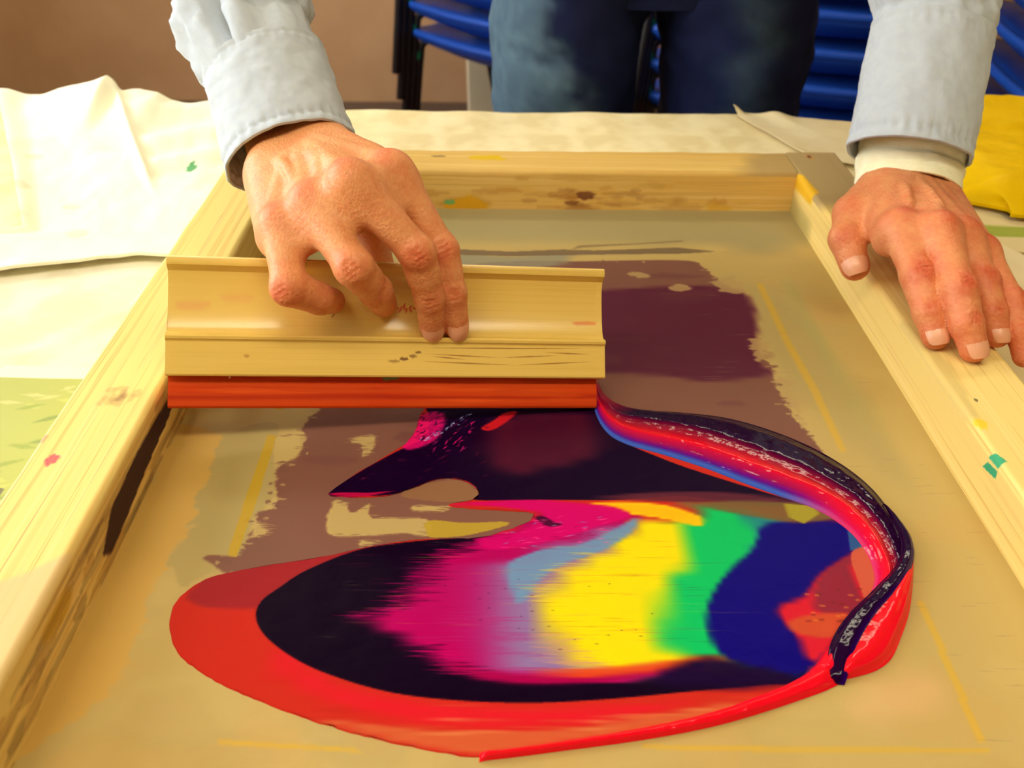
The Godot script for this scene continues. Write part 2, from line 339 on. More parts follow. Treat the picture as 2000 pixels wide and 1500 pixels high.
# tints: a noise picture mapped between two colours
func mottled(size: int, freq: float, seed_at: int, lo: Color, hi: Color, oct := 4) -> ImageTexture:
	var src := noise_image(size, freq, seed_at, oct)
	src.convert(Image.FORMAT_L8)
	var d := src.get_data()
	var out := PackedByteArray()
	out.resize(size * size * 3)
	var table: Array = []
	for k in 256:
		var q := lo.lerp(hi, smoothstep(0.2, 0.8, k / 255.0))
		table.append([int(q.r * 255), int(q.g * 255), int(q.b * 255)])
	for k in d.size():
		var t: Array = table[d[k]]
		out[k * 3] = t[0]
		out[k * 3 + 1] = t[1]
		out[k * 3 + 2] = t[2]
	return ImageTexture.create_from_image(Image.create_from_data(size, size, false, Image.FORMAT_RGB8, out))

func weave(seed_at: int, threads: int, size := 256) -> Image:
	var im := Image.create(size, size, false, Image.FORMAT_L8)
	var r := RandomNumberGenerator.new()
	r.seed = seed_at
	var slub: Array = []
	for k in size:
		slub.append(r.randf_range(0.8, 1.1))
	for y in size:
		for x in size:
			var a := sin(TAU * threads * x / size)
			var b := sin(TAU * threads * y / size)
			var h: float = 0.5 + 0.22 * a * slub[y] + 0.22 * b * slub[x]
			im.set_pixel(x, y, Color(h, h, h))
	return im

# ------------------------------------------------------------------ painting marks into a texture, in metres on the surface
class Painter:
	var im: Image
	var x0: float
	var y0: float
	var sx: float
	var sy: float
	var r := RandomNumberGenerator.new()
	var f := FastNoiseLite.new()

	func _init(w: int, h: int, lo: Vector2, hi: Vector2, fill: Color, seed_at := 5) -> void:
		im = Image.create(w, h, false, Image.FORMAT_RGBA8)
		im.fill(fill)
		x0 = lo.x
		y0 = lo.y
		sx = w / (hi.x - lo.x)
		sy = h / (hi.y - lo.y)
		r.seed = seed_at
		f.seed = seed_at
		f.frequency = 0.05
		f.fractal_octaves = 3

	# fills the outline (flat list of metres); soft: blur in metres along x and y; rag: ragged ends along x in metres
	func daub(flat: Array, col: Color, alpha := 1.0, soft := Vector2.ZERO, rag := 0.0) -> void:
		var pts := PackedVector2Array()
		var lo := Vector2(1e9, 1e9)
		var hi := -lo
		for k in range(0, flat.size(), 2):
			var p := Vector2((flat[k] - x0) * sx, (flat[k + 1] - y0) * sy)
			pts.append(p)
			lo = lo.min(p)
			hi = hi.max(p)
		var sp := Vector2(soft.x * sx, soft.y * sy)
		var pad := sp * 2.5 + Vector2(rag * sx + 3, 3)
		var xa := maxi(int(lo.x - pad.x), 0)
		var ya := maxi(int(lo.y - pad.y), 0)
		var xb := mini(int(hi.x + pad.x) + 1, im.get_width())
		var yb := mini(int(hi.y + pad.y) + 1, im.get_height())
		var w := xb - xa
		var h := yb - ya
		if w < 2 or h < 2:
			return
		var layer := Image.create(w, h, false, Image.FORMAT_RGBA8)
		layer.fill(Color(col, 0.0))
		var full := Color(col, alpha)
		var seedoff := r.randf() * 1000.0
		var m := pts.size()
		for y in h:
			var yy := y + ya + 0.5
			var xs: Array = []
			for k in m:
				var a := pts[k]
				var b := pts[(k + 1) % m]
				if (a.y <= yy) != (b.y <= yy):
					xs.append(a.x + (yy - a.y) / (b.y - a.y) * (b.x - a.x))
			xs.sort()
			for k in range(0, xs.size() - 1, 2):
				var l: float = xs[k] - xa
				var e: float = xs[k + 1] - xa
				if rag > 0.0:
					l += (f.get_noise_2d(yy * 0.5, seedoff) * 2.0 + f.get_noise_2d(yy * 6.0, seedoff) * 0.8) * rag * sx
					e += (f.get_noise_2d(yy * 0.5, seedoff + 500.0) * 2.0 + f.get_noise_2d(yy * 6.0, seedoff + 500.0) * 0.8) * rag * sx
				var li := maxi(int(round(l)), 0)
				var ei := mini(int(round(e)), w)
				if ei > li:
					layer.fill_rect(Rect2i(li, y, ei - li, 1), full)
		var nw := w
		var nh := h
		var bx := sp.x
		var by := sp.y
		while (bx > 1.5 and nw > 5) or (by > 1.5 and nh > 5):
			if bx > 1.5 and nw > 5:
				nw = maxi((nw + 1) >> 1, 2)
				bx *= 0.5
			if by > 1.5 and nh > 5:
				nh = maxi((nh + 1) >> 1, 2)
				by *= 0.5
			layer.resize(nw, nh, Image.INTERPOLATE_BILINEAR)
		if nw != w or nh != h:
			layer.resize(w, h, Image.INTERPOLATE_CUBIC)
		im.blend_rect(layer, Rect2i(0, 0, w, h), Vector2i(xa, ya))

	# the same with the outline's corners rounded off
	func wash(flat: Array, col: Color, alpha := 1.0, soft := Vector2.ZERO, rag := 0.0) -> void:
		var m := flat.size() / 2
		var out: Array = []
		for k in m:
			var p: Array = []
			for q in [-1, 0, 1, 2]:
				var i: int = (k + q + m) % m
				p.append(Vector2(flat[i * 2], flat[i * 2 + 1]))
			for s in 6:
				var c: Vector2 = p[1].cubic_interpolate(p[2], p[0], p[3], s / 6.0)
				out.append(c.x)
				out.append(c.y)
		daub(out, col, alpha, soft, rag)

	# streaks of colour dragged along x from random spots of a line
	func drag(flat: Array, col: Color, count: int, long: float, alpha: float, spread: float) -> void:
		var m := flat.size() / 2
		for k in count:
			var f2 := r.randf() * (m - 1)
			var i := mini(int(f2), m - 2)
			var p := Vector2(flat[i * 2], flat[i * 2 + 1]).lerp(Vector2(flat[i * 2 + 2], flat[i * 2 + 3]), f2 - i)
			p += Vector2(r.randf_range(-spread, spread), r.randf_range(-0.0006, 0.0006))
			var l := long * r.randf_range(0.4, 1.2)
			streak(p - Vector2(l * 0.5, 0), p + Vector2(l * 0.5, r.randf_range(-0.0006, 0.0006)), r.randf_range(0.0005, 0.0014), col, alpha, Vector2(0.0025, 0.0003))

	func blot(at: Vector2, size: Vector2, col: Color, alpha := 1.0, soft := 0.001, lobes := 14) -> void:
		var flat: Array = []
		for k in lobes:
			var a := TAU * k / lobes
			var s := r.randf_range(0.7, 1.2)
			flat.append(at.x + cos(a) * size.x * s)
			flat.append(at.y + sin(a) * size.y * s)
		daub(flat, col, alpha, Vector2(soft, soft))

	func streak(a: Vector2, b: Vector2, wide: float, col: Color, alpha := 1.0, soft := Vector2(0.002, 0.0004)) -> void:
		var d := (b - a).normalized()
		var o := Vector2(-d.y, d.x) * wide * 0.5
		var m := (a + b) * 0.5
		daub([a.x, a.y, m.x + o.x, m.y + o.y, b.x, b.y, m.x - o.x, m.y - o.y], col, alpha, soft)

	func tex() -> ImageTexture:
		return ImageTexture.create_from_image(im)

# a smooth curve through a flat list of x, z: n points evenly along it
func curve(flat: Array, n: int, y := 0.0) -> Array:
	var cv := Curve3D.new()
	cv.bake_interval = 0.001
	var p: Array = []
	for k in range(0, flat.size(), 2):
		p.append(Vector3(flat[k], y, flat[k + 1]))
	for k in p.size():
		var t: Vector3 = (p[mini(k + 1, p.size() - 1)] - p[maxi(k - 1, 0)]) / 6.0
		cv.add_point(p[k], -t, t)
	var out: Array = []
	var total := cv.get_baked_length()
	for k in n:
		out.append(cv.sample_baked(total * k / (n - 1), true))
	return out

func smooth_path(p: Array, n: int) -> Array:
	var cv := Curve3D.new()
	cv.bake_interval = 0.002
	for k in p.size():
		var t: Vector3 = (p[mini(k + 1, p.size() - 1)] - p[maxi(k - 1, 0)]) / 6.0
		cv.add_point(p[k], -t, t)
	var out: Array = []
	var total := cv.get_baked_length()
	for k in n:
		out.append(cv.sample_baked(total * k / (n - 1), true))
	return out

func _ready() -> void:
	rng.seed = 77
	noise.seed = 11
	noise.frequency = 1.0
	noise.fractal_octaves = 3
	# ---- camera
	var cam := Camera3D.new()
	cam.name = "camera"
	cam.position = Vector3(0, 1.135, 0)
	cam.rotation = Vector3(-0.6184, -0.0125, 0.0124)
	cam.fov = 46.83
	cam.near = 0.02
	cam.far = 60.0
	var lens := CameraAttributesPhysical.new()
	lens.frustum_focal_length = 27.71
	lens.frustum_focus_distance = 0.56
	lens.exposure_aperture = 9.0
	cam.attributes = lens
	add_child(cam)
	cam.current = true
	# ---- sky and exposure
	var we := WorldEnvironment.new()
	we.name = "environment"
	var env := Environment.new()
	env.background_mode = Environment.BG_SKY
	var sky := Sky.new()
	var sm := ProceduralSkyMaterial.new()
	sm.sky_top_color = Color(0.86, 0.90, 0.95)
	sm.sky_horizon_color = Color(0.98, 0.97, 0.94)
	sm.ground_horizon_color = Color(0.60, 0.58, 0.52)
	sm.ground_bottom_color = Color(0.40, 0.38, 0.33)
	sky.sky_material = sm
	env.sky = sky
	env.background_energy_multiplier = 11.0
	env.tonemap_mode = Environment.TONE_MAPPER_LINEAR
	env.tonemap_exposure = 0.94
	env.sdfgi_enabled = true
	env.ssao_enabled = true
	env.ssil_enabled = true
	we.environment = env
	add_child(we)
	make_materials()
	make_room()
	make_lamps()
	make_table()
	make_screen()
	make_ink()
	make_squeegee()
	make_papers()
	make_chairs()
	make_person()

func make_materials() -> void:
	M.weave_fine = bumps(weave(3, 64, 512), 2.0)
	M.weave_cotton = bumps(weave(4, 40, 512), 2.5)
	M.crumple = bumps(noise_image(512, 0.012, 21, 5), 6.0)

func tri_mat(m: StandardMaterial3D, scale: float, normal: Texture2D, strength: float, tint: Texture2D = null, world := true) -> StandardMaterial3D:
	m.uv1_triplanar = true
	m.uv1_world_triplanar = world
	m.uv1_scale = Vector3.ONE * scale
	if normal:
		m.normal_enabled = true
		m.normal_texture = normal
		m.normal_scale = strength
	if tint:
		m.albedo_texture = tint
	return m

# ------------------------------------------------------------------ the room
const ROOM_L := -1.85
const ROOM_R := 2.9
const ROOM_B := -3.25
const ROOM_F := 2.9
const ROOM_H := 2.7

func slab(called: String, lo: Vector3, hi: Vector3, m: Material, label: String) -> void:
	var g := Geo.new()
	g.box(lo, hi)
	struct(put(g, called, m), label)

func make_room() -> void:
	var wall := mat(Color.WHITE, 0.85, 0.3)
	tri_mat(wall, 0.9, bumps(noise_image(256, 0.05, 8), 2.0), 0.12, mottled(256, 0.02, 9, rgb(192, 152, 112), rgb(198, 158, 118)))
	var light_wall := mat(rgb(205, 190, 160), 0.85, 0.3)
	var floor_m := mat(Color.WHITE, 0.45)
	tri_mat(floor_m, 1.2, null, 0.0, mottled(256, 0.03, 19, rgb(96, 52, 38), rgb(122, 70, 48)))
	var white := mat(rgb(225, 222, 210), 0.9, 0.3)
	slab("floor", Vector3(ROOM_L - 0.2, -0.2, ROOM_B - 0.2), Vector3(ROOM_R + 0.2, 0, ROOM_F + 0.2), floor_m, "reddish brown floor")
	slab("ceiling", Vector3(ROOM_L - 0.2, ROOM_H, ROOM_B - 0.2), Vector3(ROOM_R + 0.2, ROOM_H + 0.2, ROOM_F + 0.2), white, "white ceiling")
	slab("wall_back", Vector3(ROOM_L - 0.2, 0, ROOM_B - 0.2), Vector3(ROOM_R + 0.2, ROOM_H, ROOM_B), wall, "plain brown wall behind the chairs")
	slab("wall_right", Vector3(ROOM_R, 0, ROOM_B), Vector3(ROOM_R + 0.2, ROOM_H, ROOM_F), light_wall, "beige wall")
	slab("wall_front", Vector3(ROOM_L - 0.2, 0, ROOM_F), Vector3(ROOM_R + 0.2, ROOM_H, ROOM_F + 0.2), light_wall, "beige wall")
	# the left wall with a long window
	var w0 := Vector3(0, 0.85, -2.3)
	var w1 := Vector3(0, 2.25, 0.4)
	var g := Geo.new()
	g.box(Vector3(ROOM_L - 0.2, 0, ROOM_B), Vector3(ROOM_L, w0.y, ROOM_F))
	g.box(Vector3(ROOM_L - 0.2, w1.y, ROOM_B), Vector3(ROOM_L, ROOM_H, ROOM_F))
	g.box(Vector3(ROOM_L - 0.2, w0.y, ROOM_B), Vector3(ROOM_L, w1.y, w0.z))
	g.box(Vector3(ROOM_L - 0.2, w0.y, w1.z), Vector3(ROOM_L, w1.y, ROOM_F))
	struct(put(g, "wall_left", light_wall), "beige wall with a long window")
	var fr := Node3D.new()
	fr.name = "window_1"
	add_child(fr)
	struct(fr, "long white framed window")
	var fm := mat(rgb(230, 230, 225), 0.5)
	for k in 5:
		var z := lerpf(w0.z, w1.z, k / 4.0)
		g = Geo.new()
		g.box(Vector3(ROOM_L - 0.14, w0.y, z - 0.03), Vector3(ROOM_L - 0.06, w1.y, z + 0.03), 0.004)
		put(g, "mullion", fm, fr)
	for y in [w0.y + 0.03, w1.y - 0.03]:
		g = Geo.new()
		g.box(Vector3(ROOM_L - 0.14, y - 0.03, w0.z), Vector3(ROOM_L - 0.06, y + 0.03, w1.z), 0.004)
		put(g, "rail", fm, fr)
	var glass := mat(Color(0.95, 0.97, 0.97, 0.06), 0.02)
	glass.transparency = BaseMaterial3D.TRANSPARENCY_ALPHA
	for k in 4:
		var za := lerpf(w0.z, w1.z, k / 4.0) + 0.03
		var zb := lerpf(w0.z, w1.z, (k + 1) / 4.0) - 0.03
		g = Geo.new()
		g.box(Vector3(ROOM_L - 0.103, w0.y + 0.06, za), Vector3(ROOM_L - 0.097, w1.y - 0.06, zb))
		put(g, "pane", glass, fr)
	g = Geo.new()
	g.box(Vector3(ROOM_L, 0, ROOM_B), Vector3(ROOM_R, 0.09, ROOM_B + 0.016), 0.004)
	struct(put(g, "baseboard_back", mat(rgb(120, 95, 75), 0.6)), "low brown skirting board")

func make_lamps() -> void:
	var shell := mat(rgb(235, 235, 230), 0.4)
	var glow := mat(Color(1, 0.98, 0.93), 0.5)
	glow.emission_enabled = true
	glow.emission = Color(1.0, 0.94, 0.83)
	glow.emission_energy_multiplier = 4.0
	var k := 0
	for at in [Vector3(-1.1, 0, 0.30), Vector3(0.25, 0, 0.30), Vector3(-1.1, 0, -2.1), Vector3(0.7, 0, -2.1)]:
		var where: String = ["over the near left end of the table", "over the near edge of the table", "over the far left corner of the room", "over the blue chairs behind the person"][k]
		k += 1
		var t := thing("ceiling_lamp", "long white ceiling lamp " + where, "ceiling lamp", Vector3(at.x, ROOM_H, at.z), "ceiling lamps")
		var g := Geo.new()
		g.box(Vector3(-0.64, -0.06, -0.16), Vector3(0.64, 0.0, 0.16), 0.01)
		put(g, "housing", shell, t)
		g = Geo.new()
		g.box(Vector3(-0.61, -0.068, -0.13), Vector3(0.61, -0.059, 0.13), 0.01)
		put(g, "lamp_diffuser", glow, t)
		var l := AreaLight3D.new()
		l.name = "lamp_light"
		l.area_size = Vector2(1.2, 0.25)
		l.light_color = Color(1.0, 0.96, 0.84)
		l.light_energy = 1.55
		l.area_range = 9.0
		l.shadow_enabled = true
		l.position = Vector3(0, -0.075, 0)
		l.rotation = Vector3(-PI / 2, 0, 0)
		t.add_child(l)

# ------------------------------------------------------------------ table and what covers it
func make_table() -> void:
	var t := thing("work_table", "long work table covered with cream cloth and paper", "table", Vector3(0, 0, 0))
	var g := Geo.new()
	var flat := Basis(Vector3.RIGHT, Vector3.BACK, Vector3.DOWN)
	g.sweep(PackedVector2Array([Vector2(1.25, 0.12), Vector2(-1.25, 0.12), Vector2(-1.25, -1.15), Vector2(0.32, -1.15), Vector2(0.46, -1.10), Vector2(1.25, -1.10)]), [Transform3D(flat, Vector3(0, 0.715, 0)), Transform3D(flat, Vector3(0, 0.7485, 0))])
	put(g, "tabletop", mat(rgb(170, 140, 100), 0.6), t)
	var steel := mat(rgb(70, 70, 74), 0.4)
	for x in [-1.18, 1.18]:
		for z in [-1.04, 0.05]:
			g = Geo.new()
			g.tube([Vector3(x, 0, z), Vector3(x, 0.716, z)], 0.02, 12)
			put(g, "leg", steel, t)
	# the drop cloth over the table, hanging down at the far edge
	var cloth := mat(Color.WHITE, 0.9, 0.2)
	tri_mat(cloth, 6.0, M.weave_cotton, 0.08, mottled(512, 0.004, 31, rgb(232, 212, 158), rgb(246, 230, 182)))
	var rows: Array = []
	for i in 66:
		var row: Array = []
		for j in 161:
			var x := lerpf(-1.22, 1.22, j / 160.0)
			var edge := -1.148 + 0.048 * smoothstep(0.30, 0.47, x)
			var z := lerpf(0.10, edge, minf(i / 50.0, 1.0))
			var y := 0.7505 + 0.0008 * noise.get_noise_2d(x * 9.0, z * 9.0)
			var b := smoothstep(edge + 0.13, edge, z)
			y += b * (0.002 + 0.005 * absf(noise.get_noise_2d(x * 4.0 + 9.0, 1.0)))
			if i > 50:
				var q := (i - 50) / 15.0
				z = edge - 0.014 * sin(minf(q * 2.2, PI / 2)) - 0.012 * noise.get_noise_2d(x * 5.0, 3.0) * q
				y -= 0.16 * q * q
			row.append(Vector3(x, y, z))
		rows.append(row)
	g = Geo.new()
	g.grid(rows, false, Vector3.UP)
	var d := put(g, "drop_cloth", cloth)
	tag(d, "cream cloth laid over the whole table and hanging off its far edge", "tablecloth")

func sheet(f: Callable, nu: int, nv: int, thick: float) -> Geo:
	var top: Array = []
	var bot: Array = []
	for i in nv + 1:
		var a: Array = []
		var b: Array = []
		for j in nu + 1:
			var p: Vector3 = f.call(float(j) / nu, float(i) / nv)
			a.append(p)
			b.append(p - Vector3(0, thick, 0))
		top.append(a)
		bot.append(b)
	var g := Geo.new()
	g.grid(top, false, Vector3.UP)
	g.grid(bot, false, Vector3.DOWN)
	var rim_a: Array = []
	var rim_b: Array = []
	for j in nu + 1:
		rim_a.append(top[0][j]); rim_b.append(bot[0][j])
	for i in range(1, nv + 1):
		rim_a.append(top[i][nu]); rim_b.append(bot[i][nu])
	for j in range(nu - 1, -1, -1):
		rim_a.append(top[nv][j]); rim_b.append(bot[nv][j])
	for i in range(nv - 1, 0, -1):
		rim_a.append(top[i][0]); rim_b.append(bot[i][0])
	g.grid([rim_a, rim_b], true)
	return g

func quad_at(c: Array, u: float, v: float) -> Vector3:
	var a: Vector2 = c[0].lerp(c[1], u)
	var b: Vector2 = c[3].lerp(c[2], u)
	var p := a.lerp(b, v)
	return Vector3(p.x, 0, p.y)

func make_papers() -> void:
	# --- left: a thick cream cloth crumpled towards the back, over a second cloth
	var cp0 := Vector2(-1.05, -1.14)
	var cp1 := Vector2(-0.28, -0.65)
	var pc := Painter.new(1024, 652, cp0, cp1, rgb(250, 246, 218), 17)
	for k in 60:
		pc.blot(Vector2(pc.r.randf_range(cp0.x, cp1.x), pc.r.randf_range(cp0.y, cp1.y)), Vector2(pc.r.randf_range(0.01, 0.04), pc.r.randf_range(0.008, 0.03)), [rgb(252, 250, 226), rgb(244, 234, 204), rgb(248, 240, 214)][k % 3], 0.4, 0.006)
	for q in [[-0.50, -0.86, 0.016], [-0.47, -0.79, 0.012], [-0.43, -0.82, 0.010], [-0.40, -0.76, 0.012], [-0.52, -0.95, 0.012]]:
		pc.blot(Vector2(q[0], q[1]), Vector2(q[2], q[2] * 0.7), rgb(234, 216, 180), 0.55, 0.004)
	pc.blot(Vector2(-0.345, -0.935), Vector2(0.005, 0.014), rgb(96, 172, 110), 0.9, 0.002)
	var cream := mat(Color.WHITE, 0.9, 0.2)
	cream.albedo_texture = pc.tex()
	var under := mat(Color.WHITE, 0.9, 0.2)
	tri_mat(under, 6.0, M.weave_cotton, 0.08, mottled(512, 0.004, 43, rgb(228, 216, 184), rgb(244, 236, 208)))
	var rim := [[-1.05, 0.008], [-0.66, 0.010], [-0.63, 0.013], [-0.59, 0.010], [-0.55, 0.020], [-0.515, 0.029], [-0.50, 0.035], [-0.487, 0.018], [-0.462, 0.024], [-0.44, 0.021], [-0.425, 0.012], [-0.40, 0.007], [-0.28, 0.006]]
	var top_cloth := func(u: float, v: float) -> Vector3:
		var z := lerpf(-1.135, -0.655, v)
		var x0 := -0.625 + (z + 1.10) * 0.52
		x0 = lerpf(x0, -1.04, smoothstep(-0.765, -0.725, z))
		var x := lerpf(x0, -0.283, u)
		z -= 0.058 * smoothstep(-0.60, -0.29, x) * smoothstep(0.75, 1.0, v) + 0.006 * noise.get_noise_2d(x * 7.0, 4.0) * v
		var p := Vector3(x, 0.0, z)
		var y := 0.7640 + 0.003 * noise.get_noise_2d(p.x * 4.5 + p.z * 2.0, p.z * 3.0 + 5.0) + 0.002 * noise.get_noise_2d(p.x * 16.0, p.z * 10.0)
		y += 0.007 * smoothstep(0.10, 0.0, u) * smoothstep(-0.70, -0.80, z)
		var k := 0
		while k < rim.size() - 2 and x > rim[k + 1][0]:
			k += 1
		var h: float = lerpf(rim[k][1], rim[k + 1][1], clampf((x - rim[k][0]) / (rim[k + 1][0] - rim[k][0]), 0.0, 1.0))
		y += h * pow(smoothstep(-1.02, -1.135, p.z), 0.8)
		# the seam from the raised corner and the small pleats right of it
		var f2 := -0.490 + (p.z + 1.13) * 0.48
		y += 0.005 * (exp(-pow((p.x - f2) / 0.006, 2.0)) - 0.4 * smoothstep(0.0, 0.004, p.x - f2)) * smoothstep(-0.84, -0.95, p.z)
		y += 0.0035 * sin(p.z * 75.0 + p.x * 40.0) * smoothstep(0.005, 0.02, p.x - f2) * smoothstep(-0.88, -0.96, p.z)
		y += 0.004 * smoothstep(0.93, 1.0, v)
		p.y = y
		return p
	var gc := sheet(top_cloth, 130, 90, 0.003)
	for k in gc.v.size():
		gc.uv[k] = Vector2((gc.v[k].x - cp0.x) / (cp1.x - cp0.x), (gc.v[k].z - cp0.y) / (cp1.y - cp0.y))
	var o := put(gc, "folded_cloth", cream)
	tag(o, "crumpled off-white cloth spread left of the screen, its far corner sticking up", "cloth")
	var cb := [Vector2(-1.1, -0.74), Vector2(-0.283, -0.77), Vector2(-0.283, -0.535), Vector2(-1.1, -0.535)]
	var low_cloth := func(u: float, v: float) -> Vector3:
		var p := quad_at(cb, u, v)
		p.y = 0.7565 + 0.003 * (0.4 + noise.get_noise_2d(p.x * 6.0 + 20.0, p.z * 5.0)) + 0.003 * exp(-pow((p.x + 0.33 + (p.z + 0.6) * 0.9) / 0.01, 2.0))
		return p
	o = put(sheet(low_cloth, 80, 40, 0.002), "folded_cloth", under)
	tag(o, "grey-cream cloth showing below the fold edge of the larger cloth", "cloth")
	# printed page with a green field, near left
	var pr := Painter.new(512, 512, Vector2(-0.62, -0.545), Vector2(-0.28, -0.18), rgb(246, 240, 206), 9)
	pr.daub([-0.64, -0.530, -0.300, -0.530, -0.292, -0.42, -0.302, -0.19, -0.64, -0.19], rgb(180, 184, 90), 1.0, Vector2(0.002, 0.002))
	for k in 240:
		var p := Vector2(pr.r.randf_range(-0.62, -0.30), pr.r.randf_range(-0.525, -0.2))
		var c: Color = [rgb(216, 212, 140), rgb(140, 156, 60), rgb(202, 206, 100), rgb(114, 136, 60)][k % 4]
		pr.streak(p, p + Vector2(pr.r.randf_range(0.008, 0.025), pr.r.randf_range(-0.012, 0.004)), 0.005, c, 0.6, Vector2(0.002, 0.002))
	pr.daub([-0.40, -0.415, -0.305, -0.412, -0.308, -0.36, -0.40, -0.36], rgb(110, 104, 70), 0.9, Vector2(0.001, 0.001))
	pr.daub([-0.33, -0.400, -0.318, -0.400, -0.318, -0.385, -0.33, -0.385], rgb(225, 222, 190), 0.9, Vector2(0.001, 0.001))
	var printed := mat(Color.WHITE, 0.5)
	printed.albedo_texture = pr.tex()
	var cp := [Vector2(-0.62, -0.555), Vector2(-0.284, -0.545), Vector2(-0.284, -0.18), Vector2(-0.62, -0.18)]
	var page := func(u: float, v: float) -> Vector3:
		var p := quad_at(cp, u, v)
		p.y = 0.7600 + 0.002 * noise.get_noise_2d(p.x * 5.0, p.z * 5.0 + 40.0)
		return p
	o = put(sheet(page, 30, 30, 0.0006), "printed_page", printed)
	tag(o, "magazine page printed with a green field, under the left side of the screen", "page")
	# --- behind the screen: a sheet whose far corner lifts
	var paper := mat(Color.WHITE, 0.85, 0.3)
	tri_mat(paper, 2.0, M.crumple, 0.25, mottled(256, 0.01, 51, rgb(226, 206, 158), rgb(240, 224, 182)))
	var cr := [Vector2(0.296, -1.142), Vector2(0.56, -1.085), Vector2(0.58, -0.86), Vector2(0.356, -0.99)]
	var lifted := func(u: float, v: float) -> Vector3:
		var p := quad_at(cr, u, v)
		p.y = 0.7570 + 0.0020 * (0.5 + noise.get_noise_2d(p.x * 7.0, p.z * 7.0))
		p.y += 0.010 * smoothstep(0.06, 0.0, u) * smoothstep(0.10, 0.0, v) + 0.006 * exp(-pow((u - 0.20) / 0.06, 2.0)) * smoothstep(0.3, 0.0, v)
		return p
	o = put(sheet(lifted, 50, 40, 0.0008), "paper_sheet", paper)
	tag(o, "beige paper sheet with a lifted corner behind the right end of the screen", "paper")
	# --- right: printed newspaper and a plain sheet under the yellow bag
	pr = Painter.new(512, 512, Vector2(0.36, -0.92), Vector2(0.86, -0.42), rgb(226, 206, 150), 12)
	pr.daub([0.46, -0.815, 0.86, -0.790, 0.86, -0.765, 0.475, -0.790], rgb(150, 164, 44), 0.85, Vector2(0.006, 0.003))
	pr.daub([0.485, -0.755, 0.70, -0.735, 0.70, -0.712, 0.505, -0.728], rgb(128, 92, 36), 0.9, Vector2(0.003, 0.003))
	for k in 60:
		var p := Vector2(pr.r.randf_range(0.42, 0.8), -0.66 + 0.004 * k)
		pr.streak(p, p + Vector2(pr.r.randf_range(0.02, 0.08), 0.001), 0.0016, rgb(120, 110, 90), 0.5, Vector2(0.0006, 0.0006))
	var news := mat(Color.WHITE, 0.8)
	news.albedo_texture = pr.tex()
	var cn := [Vector2(0.36, -0.92), Vector2(0.86, -0.92), Vector2(0.86, -0.42), Vector2(0.36, -0.42)]
	var newsf := func(u: float, v: float) -> Vector3:
		var p := quad_at(cn, u, v)
		p.y = 0.7536 + 0.0015 * noise.get_noise_2d(p.x * 5.0 + 7.0, p.z * 5.0)
		return p
	o = put(sheet(newsf, 24, 24, 0.0005), "newspaper", news)
	tag(o, "newspaper with a green printed strip lying right of the screen", "newspaper")
	var cw := [Vector2(0.362, -0.83), Vector2(0.475, -0.770), Vector2(0.535, -0.64), Vector2(0.362, -0.60)]
	var plain := func(u: float, v: float) -> Vector3:
		var p := quad_at(cw, u, v)
		p.y = 0.7572 + 0.0015 * noise.get_noise_2d(p.x * 8.0 + 3.0, p.z * 8.0)
		return p
	o = put(sheet(plain, 20, 20, 0.0006), "paper_sheet", paper)
	tag(o, "plain cream sheet beside the hand resting on the screen", "paper")
	make_bag()

func make_bag() -> void:
	var ym := mat(rgb(238, 192, 0), 0.5, 0.2)
	tri_mat(ym, 2.2, M.crumple, 0.35)
	var dirt := mat(rgb(150, 138, 40), 0.7)
	var t := thing("yellow_bag", "bright yellow plastic bag lying flat beside the right cuff", "bag", Vector3(0.66, 0.7590, -0.97))
	var f := func(u: float, v: float) -> Vector3:
		var x := lerpf(-0.195, 0.22, u)
		var z := lerpf(-0.155, 0.150, v)
		var corner := smoothstep(0.16, 0.0, u) * smoothstep(0.80, 1.0, v)
		x += 0.05 * corner * corner
		z -= 0.010 * corner
		x += 0.02 * (1.0 - v)
		var e := minf(minf(u, 1.0 - u) * 0.40, minf(v, 1.0 - v) * 0.30)
		var h := 0.003 + 0.024 * pow(smoothstep(0.0, 0.05, e), 0.6)
		h += 0.016 * smoothstep(0.30, 0.10, v) * smoothstep(0.0, 0.03, e)
		h -= 0.008 * exp(-pow((v - 0.34 - 0.03 * sin(u * 7.0)) / 0.03, 2.0)) * smoothstep(0.0, 0.03, e)
		h += 0.003 * noise.get_noise_2d(u * 6.0, v * 7.0)
		return Vector3(x, h, z)
	var g := Geo.new()
	var top: Array = []
	var bot: Array = []
	for i in 51:
		var a: Array = []
		var b: Array = []
		for j in 61:
			var p: Vector3 = f.call(j / 60.0, i / 50.0)
			a.append(p)
			b.append(Vector3(p.x, 0.0, p.z))
		top.append(a)
		bot.append(b)
	g.grid(top, false, Vector3.UP)
	g.grid(bot, false, Vector3.DOWN)
	for side in [[top[50], bot[50], Vector3.BACK], [top[0], bot[0], Vector3.FORWARD]]:
		g.grid([side[0], side[1]], false, side[2])
	for e in [[0, Vector3.LEFT], [60, Vector3.RIGHT]]:
		g.grid([top.map(func(q): return q[e[0]]), bot.map(func(q): return q[e[0]])], false, e[1])
	put(g, "bag_body", ym, t)
	# the grubby crease across it
	g = Geo.new()
	var rows: Array = []
	for i in 5:
		var row: Array = []
		for j in 41:
			var u := lerpf(0.03, 0.96, j / 40.0)
			var wide := 0.016 * (0.6 + 0.5 * absf(noise.get_noise_2d(u * 9.0, 2.0)))
			var v := 0.34 + 0.03 * sin(u * 7.0) + lerpf(-wide, wide, i / 4.0)
			row.append(f.call(u, v) + Vector3(0, 0.0006, 0))
		rows.append(row)
	g.grid(rows, false, Vector3.UP)
	put(g, "dirty_crease", dirt, t).set_meta("label", "grubby olive crease")

